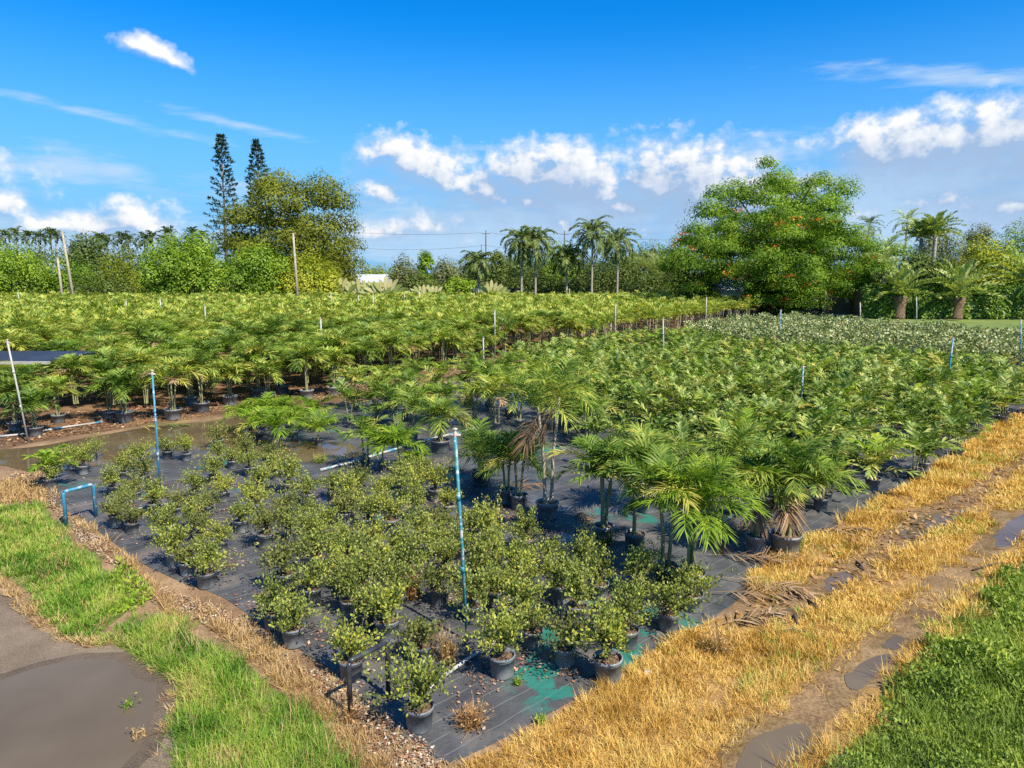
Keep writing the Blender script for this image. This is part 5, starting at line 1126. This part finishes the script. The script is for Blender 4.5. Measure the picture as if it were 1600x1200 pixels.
# ---- irrigation risers
def riser(base, top_py, top_px, mat, label, rad=.03, head=True, group=None):
    h = max(.6, topz(base, top_py)); tx = R(top_px, top_py, base[1])[0] - base[0]
    t = thing('irrigation_riser', (base[0], base[1], .004), label, 'sprinkler riser', group)
    q = MB(); q.tube([[0, 0, -.02], [tx*.5 + .01, 0, h*.5], [tx, 0, h]], rad, 8); ob('pipe', q.mesh('pipe', M[mat]), t)
    for zc in (h*.36, h*.71):
        q = MB(); x_ = tx*zc/h; q.tube([[x_, 0, zc-.05], [x_ + tx*.1/h, 0, zc+.05]], rad*1.35, 8); ob('coupling', q.mesh('coupling', M[mat]), t)
    if head:
        q = MB(); q.tube([[tx-.09, 0, h+.02], [tx+.09, 0, h+.02]], .022, 6); q.lathe([(.03, 0), (.035, .05), (.02, .07), (.028, .1), (.05, .12), (.012, .14)], 8, (tx, 0, h)); ob('sprinkler_head', q.mesh('sprinkler_head', M['brass']), t)
for bp, tp, m, lab, rd in [((730,1002),(711,682),'teal','tallest near riser, a blue and white pipe standing in the middle of the shrub bed',.026),((251,778),(238,586),'blue','blue pipe riser at the left of the shrub bed in front of the flood water',.026),((1250,655),(1255,574),'teal','turquoise riser standing in the middle of the right hand bed',.035),
   ((1478,618),(1489,531),'blue','leaning blue riser at the right of the broad leafleted bed',.04),((1218,548),(1220,486),'teal','turquoise riser between the palm block corner and the pale shrubs',.045),((1037,575),(1036,500),'pvc','pale riser in front of the palm block edge right of the centre',.04),((756,590),(755,530),'pvc','pale riser by the exposed trunks of the palm block edge',.035),
   ((1594,582),(1595,502),'teal','turquoise riser at the right frame edge',.04),((1344,518),(1344,474),'pvc','white riser with a T top in front of the brown mesh gate',.055),((1432,512),(1432,465),'pvc','white riser between the two thick trunked palms',.055),((44,690),(12,536),'pvc','leaning pale riser at the far left front row',.032)]:
    riser(G(*bp), tp[1], tp[0], m, lab, rd)
tops = [(320,480),(501,500),(773,487),(962,476),(1104,466),(517,459),(632,461),(28,457),(197,471),(655,456),(890,452),(1208,457),(250,468),(560,462),(583,461)]
for i, (px, py) in enumerate(tops):
    p = G(px, py, 3.35); 
    if p[1] > 125 or p[1] < 0: p = R(px, py, 120)
    riser(np.array([p[0], p[1], 0]), py, px, 'pvc', 'white riser tip poking out of the palm canopy', .06 if p[1] > 70 else .045, group='riser tips above the palm canopy')
# ---- pipe hoops
def hoop(pix, top, mat, label, rad, sy):
    a, b_ = G(*pix[0]), G(*pix[1]); ha, hb = topz(a, top[0]), topz(b_, top[1]); h = (ha+hb)/2
    d = b_-a; L_ = np.linalg.norm(d); q = MB(); e = .06
    P = [[0, 0, -.02], [0, 0, h-e], [e*.3*d[0]/L_, e*.3*d[1]/L_, h-e*.3], [e*d[0]/L_, e*d[1]/L_, h], [d[0]*(1-e/L_), d[1]*(1-e/L_), h], [d[0]*(1-e*.3/L_), d[1]*(1-e*.3/L_), h-e*.3], [d[0], d[1], h-e], [d[0], d[1], -.02]]
    q.tube(P[:3], rad, 10); q.tube(P[2:6], rad, 10); q.tube(P[5:], rad, 10)
    o = ob('pipe_hoop', q.mesh('pipe_hoop', M[mat])); o.location = (a[0], a[1], .004); tag(o, label, 'pipe hoop')
hoop([(104,822),(150,808)], [768,758], 'blue', 'blue painted pipe hoop standing on the left edge of the black bed', .042, 1)
hoop([(548,1124),(607,1090)], [1026,1012], 'darkpipe', 'dark square pipe hoop near the front tip of the bed', .036, 1)
def ground_pipe(pix, mat, label, rad=.035, z=.05):
    P = np.array([G(*q) + [0, 0, z] for q in pix]); q = MB(); q.tube(P, rad, 8); o = ob('ground_pipe', q.mesh('ground_pipe', M[mat])); tag(o, label, 'pipe')
ground_pipe([(500,737),(545,726),(600,709),(665,690),(740,672)], 'pvc_blue', 'white and blue printed pipe lying across the black cover by the small palms', .045)
ground_pipe([(-20,686),(40,680),(90,671),(160,661)], 'pvc_blue', 'blue printed pipe lying on bare ground under the left front palms', .04)
ground_pipe([(655,1092),(690,1062),(735,1030),(800,992)], 'pvc', 'dirty white pipe lying near the front tip of the bed', .03, .035)
ground_pipe([(880,720),(960,740),(1040,775),(1100,838)], 'pvc', 'pale pipe lying behind the front palm group', .035)
ground_pipe([(1085,850),(1120,822),(1160,800)], 'pvc', 'broken white pipe length on the litter beside the slim palm', .04)
ground_pipe([(190,808),(225,795),(262,790)], 'pvc_blue', 'short white and blue pipe among the left shrubs', .03)
# ---- potting bench with dark cover
def bench_table():
    t = thing('covered_bench', (-31.0, 32.0, 0), 'long bench with a flat dark cover and white rim among the left palms', 'bench')
    q = MB(); q.box((0, 0, 2.02), (10.0, 4.2, 2.10)); ob('top_cover', q.mesh('top_cover', M['black']), t)
    q = MB(); q.box((-.05, -.10, 1.95), (10.05, -.004, 2.085)); ob('rim', q.mesh('rim', M['pvc']), t)
    for x in (.3, 3.3, 6.5, 9.6):
        for y in (.15, 4.0): q = MB(); q.box((x-.06, y-.06, 0), (x+.06, y+.06, 2.018)); ob('leg', q.mesh('leg', M['wood']), t)
bench_table()
# ---- fallen fronds, weeds, sticks, stones
def fallen(q, rz, L, label, seed, mat='deadfrond'):
    p = G(*q); r = rs(seed); mb = MB(); frond(mb, r, [0, 0, .05], 0, .12, L, 16, L*.26, .035, .22, .1, vee=-.05, segs=7, start=.3)
    o = ob('fallen_frond', mb.mesh('fallen_frond', M[mat])); o.location = (p[0], p[1], .01); o.rotation_euler.z = rz; tag(o, label, 'fallen frond')
for i, (q, rz, L, lab, m) in enumerate([((1105,870),-.3,1.6,'dry frond lying just right of the big bright palm pot','deadfrond'),((1120,905),-.5,1.7,'dry frond fallen below the slim palm pot at the bed edge','deadfrond'),((1105,930),-.15,1.5,'dry frond lying flat on the bed edge under the lowest shrub','deadfrond'),((1150,880),.2,1.4,'curled tan frond in front of the black pot at the track','deadfrond'),
    ((1110,985),.35,1.5,'bleached frond lying on the gold grass border','deadfrond'),((1175,905),-.9,1.1,'tan frond tip drooping to the dead grass','deadfrond'),((1100,845),.5,1.5,'dark brown frond stalk behind the slim potted palm','deadfrond'),((895,800),-1.2,1.0,'orange brown curled frond right of the double trunk palm','deadfrond'),
    ((1255,835),.1,1.6,'pale dry frond right of the widest grey pot','deadfrond'),((195,672),.3,2.2,'fallen half green frond at the edge of the brown flood water','palm'),((150,680),2.7,1.8,'bleached frond on the bare ground by the left front palms','deadfrond'),((770,764),.1,1.4,'thin brown frond on the black cover beside the big black pot','deadfrond'),((1130,830),.3,1.7,'tan frond lying between the front palm pots','deadfrond'),((1160,835),2.4,1.4,'brown frond crossing behind the slim palm pot','deadfrond')]):
    fallen(q, rz, L, lab, 700+i, m)
def hanging_dead(t_loc, seed):
    pass
def weed(q, h, w, mat, label, seed, n=160):
    p = G(*q); r = rs(seed); mb = MB(); a = r.uniform(0, 6.28, n); le = np.abs(r.normal(.55, .35, n))*w/h
    D = unit(np.stack([np.cos(a)*le, np.sin(a)*le, np.ones(n)], 1)); Sd = np.stack([-np.sin(a), np.cos(a), 0*a], 1); L_ = h*r.uniform(.4, 1.15, n)
    B = np.c_[r.normal(0, w*.12, (n, 2)), np.zeros(n)]; mb.strips(B, D, Sd, L_, .009, r.uniform(0, .5, n), (.9, 1, .2))
    tp = B + D*(L_*r.uniform(.3, 1, n))[:, None]; tp[:, 2] -= .1*h; d2 = rnd_dirs(r, n); mb.leaves(tp, d2, perp(r, d2), r.uniform(.03, .07, n), .025)
    o = ob('weed_clump', mb.mesh('weed_clump', M[mat])); o.location = (p[0], p[1], .006); o.rotation_euler.z = seed; tag(o, label, 'weed')
weed((735,1135), .40, .45, 'deadweed', 'rust brown dried weed lying right of the frontmost pot', 750, 260)
weed((700,1035), .65, .40, 'g_straw', 'tall dry straw coloured weed at the foot of the tall near riser', 751, 200)
weed((668,1020), .50, .35, 'deadweed', 'brown dry weed behind the pale pot near the dark hoop', 752)
weed((565,895), .55, .50, 'g_straw', 'dry blonde weed patch in the middle of the shrub bed', 753, 220)
weed((645,935), .70, .45, 'deadweed', 'dry orange weed between shrubs left of the tall near riser', 754, 220)
weed((500,722), .35, .60, 'bush', 'low yellow green weed tuft in the gap by the white pipe', 755, 260)
weed((740,945), .5, .4, 'deadweed', 'dry weed right of the tall near riser', 756)
weed((884,1035), .38, .35, 'bush_olive', 'small grey green weed on the open cover near the right front corner', 757, 160)
weed((945,850), .45, .55, 'palm_deep', 'dark green weeds around the foot of the three stemmed palm', 758, 220)
weed((1035,888), .40, .40, 'palm_deep', 'green weeds at the thin grey pot', 759, 160)
weed((1245,862), .62, .35, 'palm_deep', 'fine green weed growing beside the widest grey pot', 760, 160)
weed((1112,850), .55, .35, 'g_straw', 'straw tuft growing beside the bright palm stems', 761)
weed((325,958), .30, .5, 'g_straw', 'thin bare twiggy weed below the foremost shrub of the trio', 762, 50)
weed((548,1130), .35, .25, 'deadweed', 'small dry weed at the foot of the dark pipe hoop', 763, 90)
weed((1120,1020), .5, .45, 'g_straw', 'pale green blonde grass tuft at the corner of the gold grass', 764, 220)
weed((808,1070), .16, .2, 'g_clover', 'tiny yellow green weed on the open black cover near the front', 765, 50)
weed((845,1130), .18, .2, 'g_clover', 'tiny green weed at the front right edge of the black cover', 766, 50)
weed((200,1105), .20, .35, 'g_green', 'few grass blades standing in the big left puddle', 767, 26)
weed((215,1150), .18, .4, 'g_straw', 'floating straw wisps at the edge of the big left puddle', 768, 26)
def stone(q, s_, label, seed):
    p = G(*q); r = rs(seed); mb = MB(); n = 10
    prof = [(.02, -.3), (.8, -.25), (1.0, .05), (.75, .42), (.3, .58), (.01, .6)]
    mb.lathe(prof, n); mb.v = [v*(1 + r.normal(0, .08, v.shape)) for v in mb.v]
    o = ob('stone', mb.mesh('stone', M['stone'])); o.scale = (s_, s_*.8, s_*.7); o.location = (p[0], p[1], s_*.18); o.rotation_euler.z = seed; tag(o, label, 'stone')
stone((1012,1052), .085, 'largest pale stone lying in the gold grass beside the front right pot', 1)
stone((969,1056), .05, 'small pale stone touching the large pale pot at the right front', 2)
stone((893,1033), .05, 'pale stone beside the small grey green weed', 3)
def stick(q, q2, label, seed, rad=.018):
    a, b_ = G(*q), G(*q2); mb = MB(); mb.tube([a + [0, 0, .03], (a+b_)/2 + [0, 0, .07], b_ + [0, 0, .03]], [rad, rad*.9, rad*.5], 6)
    tag(ob('stick', mb.mesh('stick', M['wood_dark'])), label, 'stick')
stick((1338,880),(1350,893), 'dark stick at the upper puddle in the left wheel track', 1, .03); stick((1240,965),(1246,978), 'short dark stick upright beside the muddy left wheel track', 2, .03); stick((1210,990),(1265,990), 'thin dark stick lying along the muddy left wheel track', 3); stick((1262,940),(1278,955), 'forked dark stick below the pool of the left wheel track', 4, .022)
stick((1520,893),(1570,882), 'pale dry stalk lying on the gold grass at the right', 5, .02)
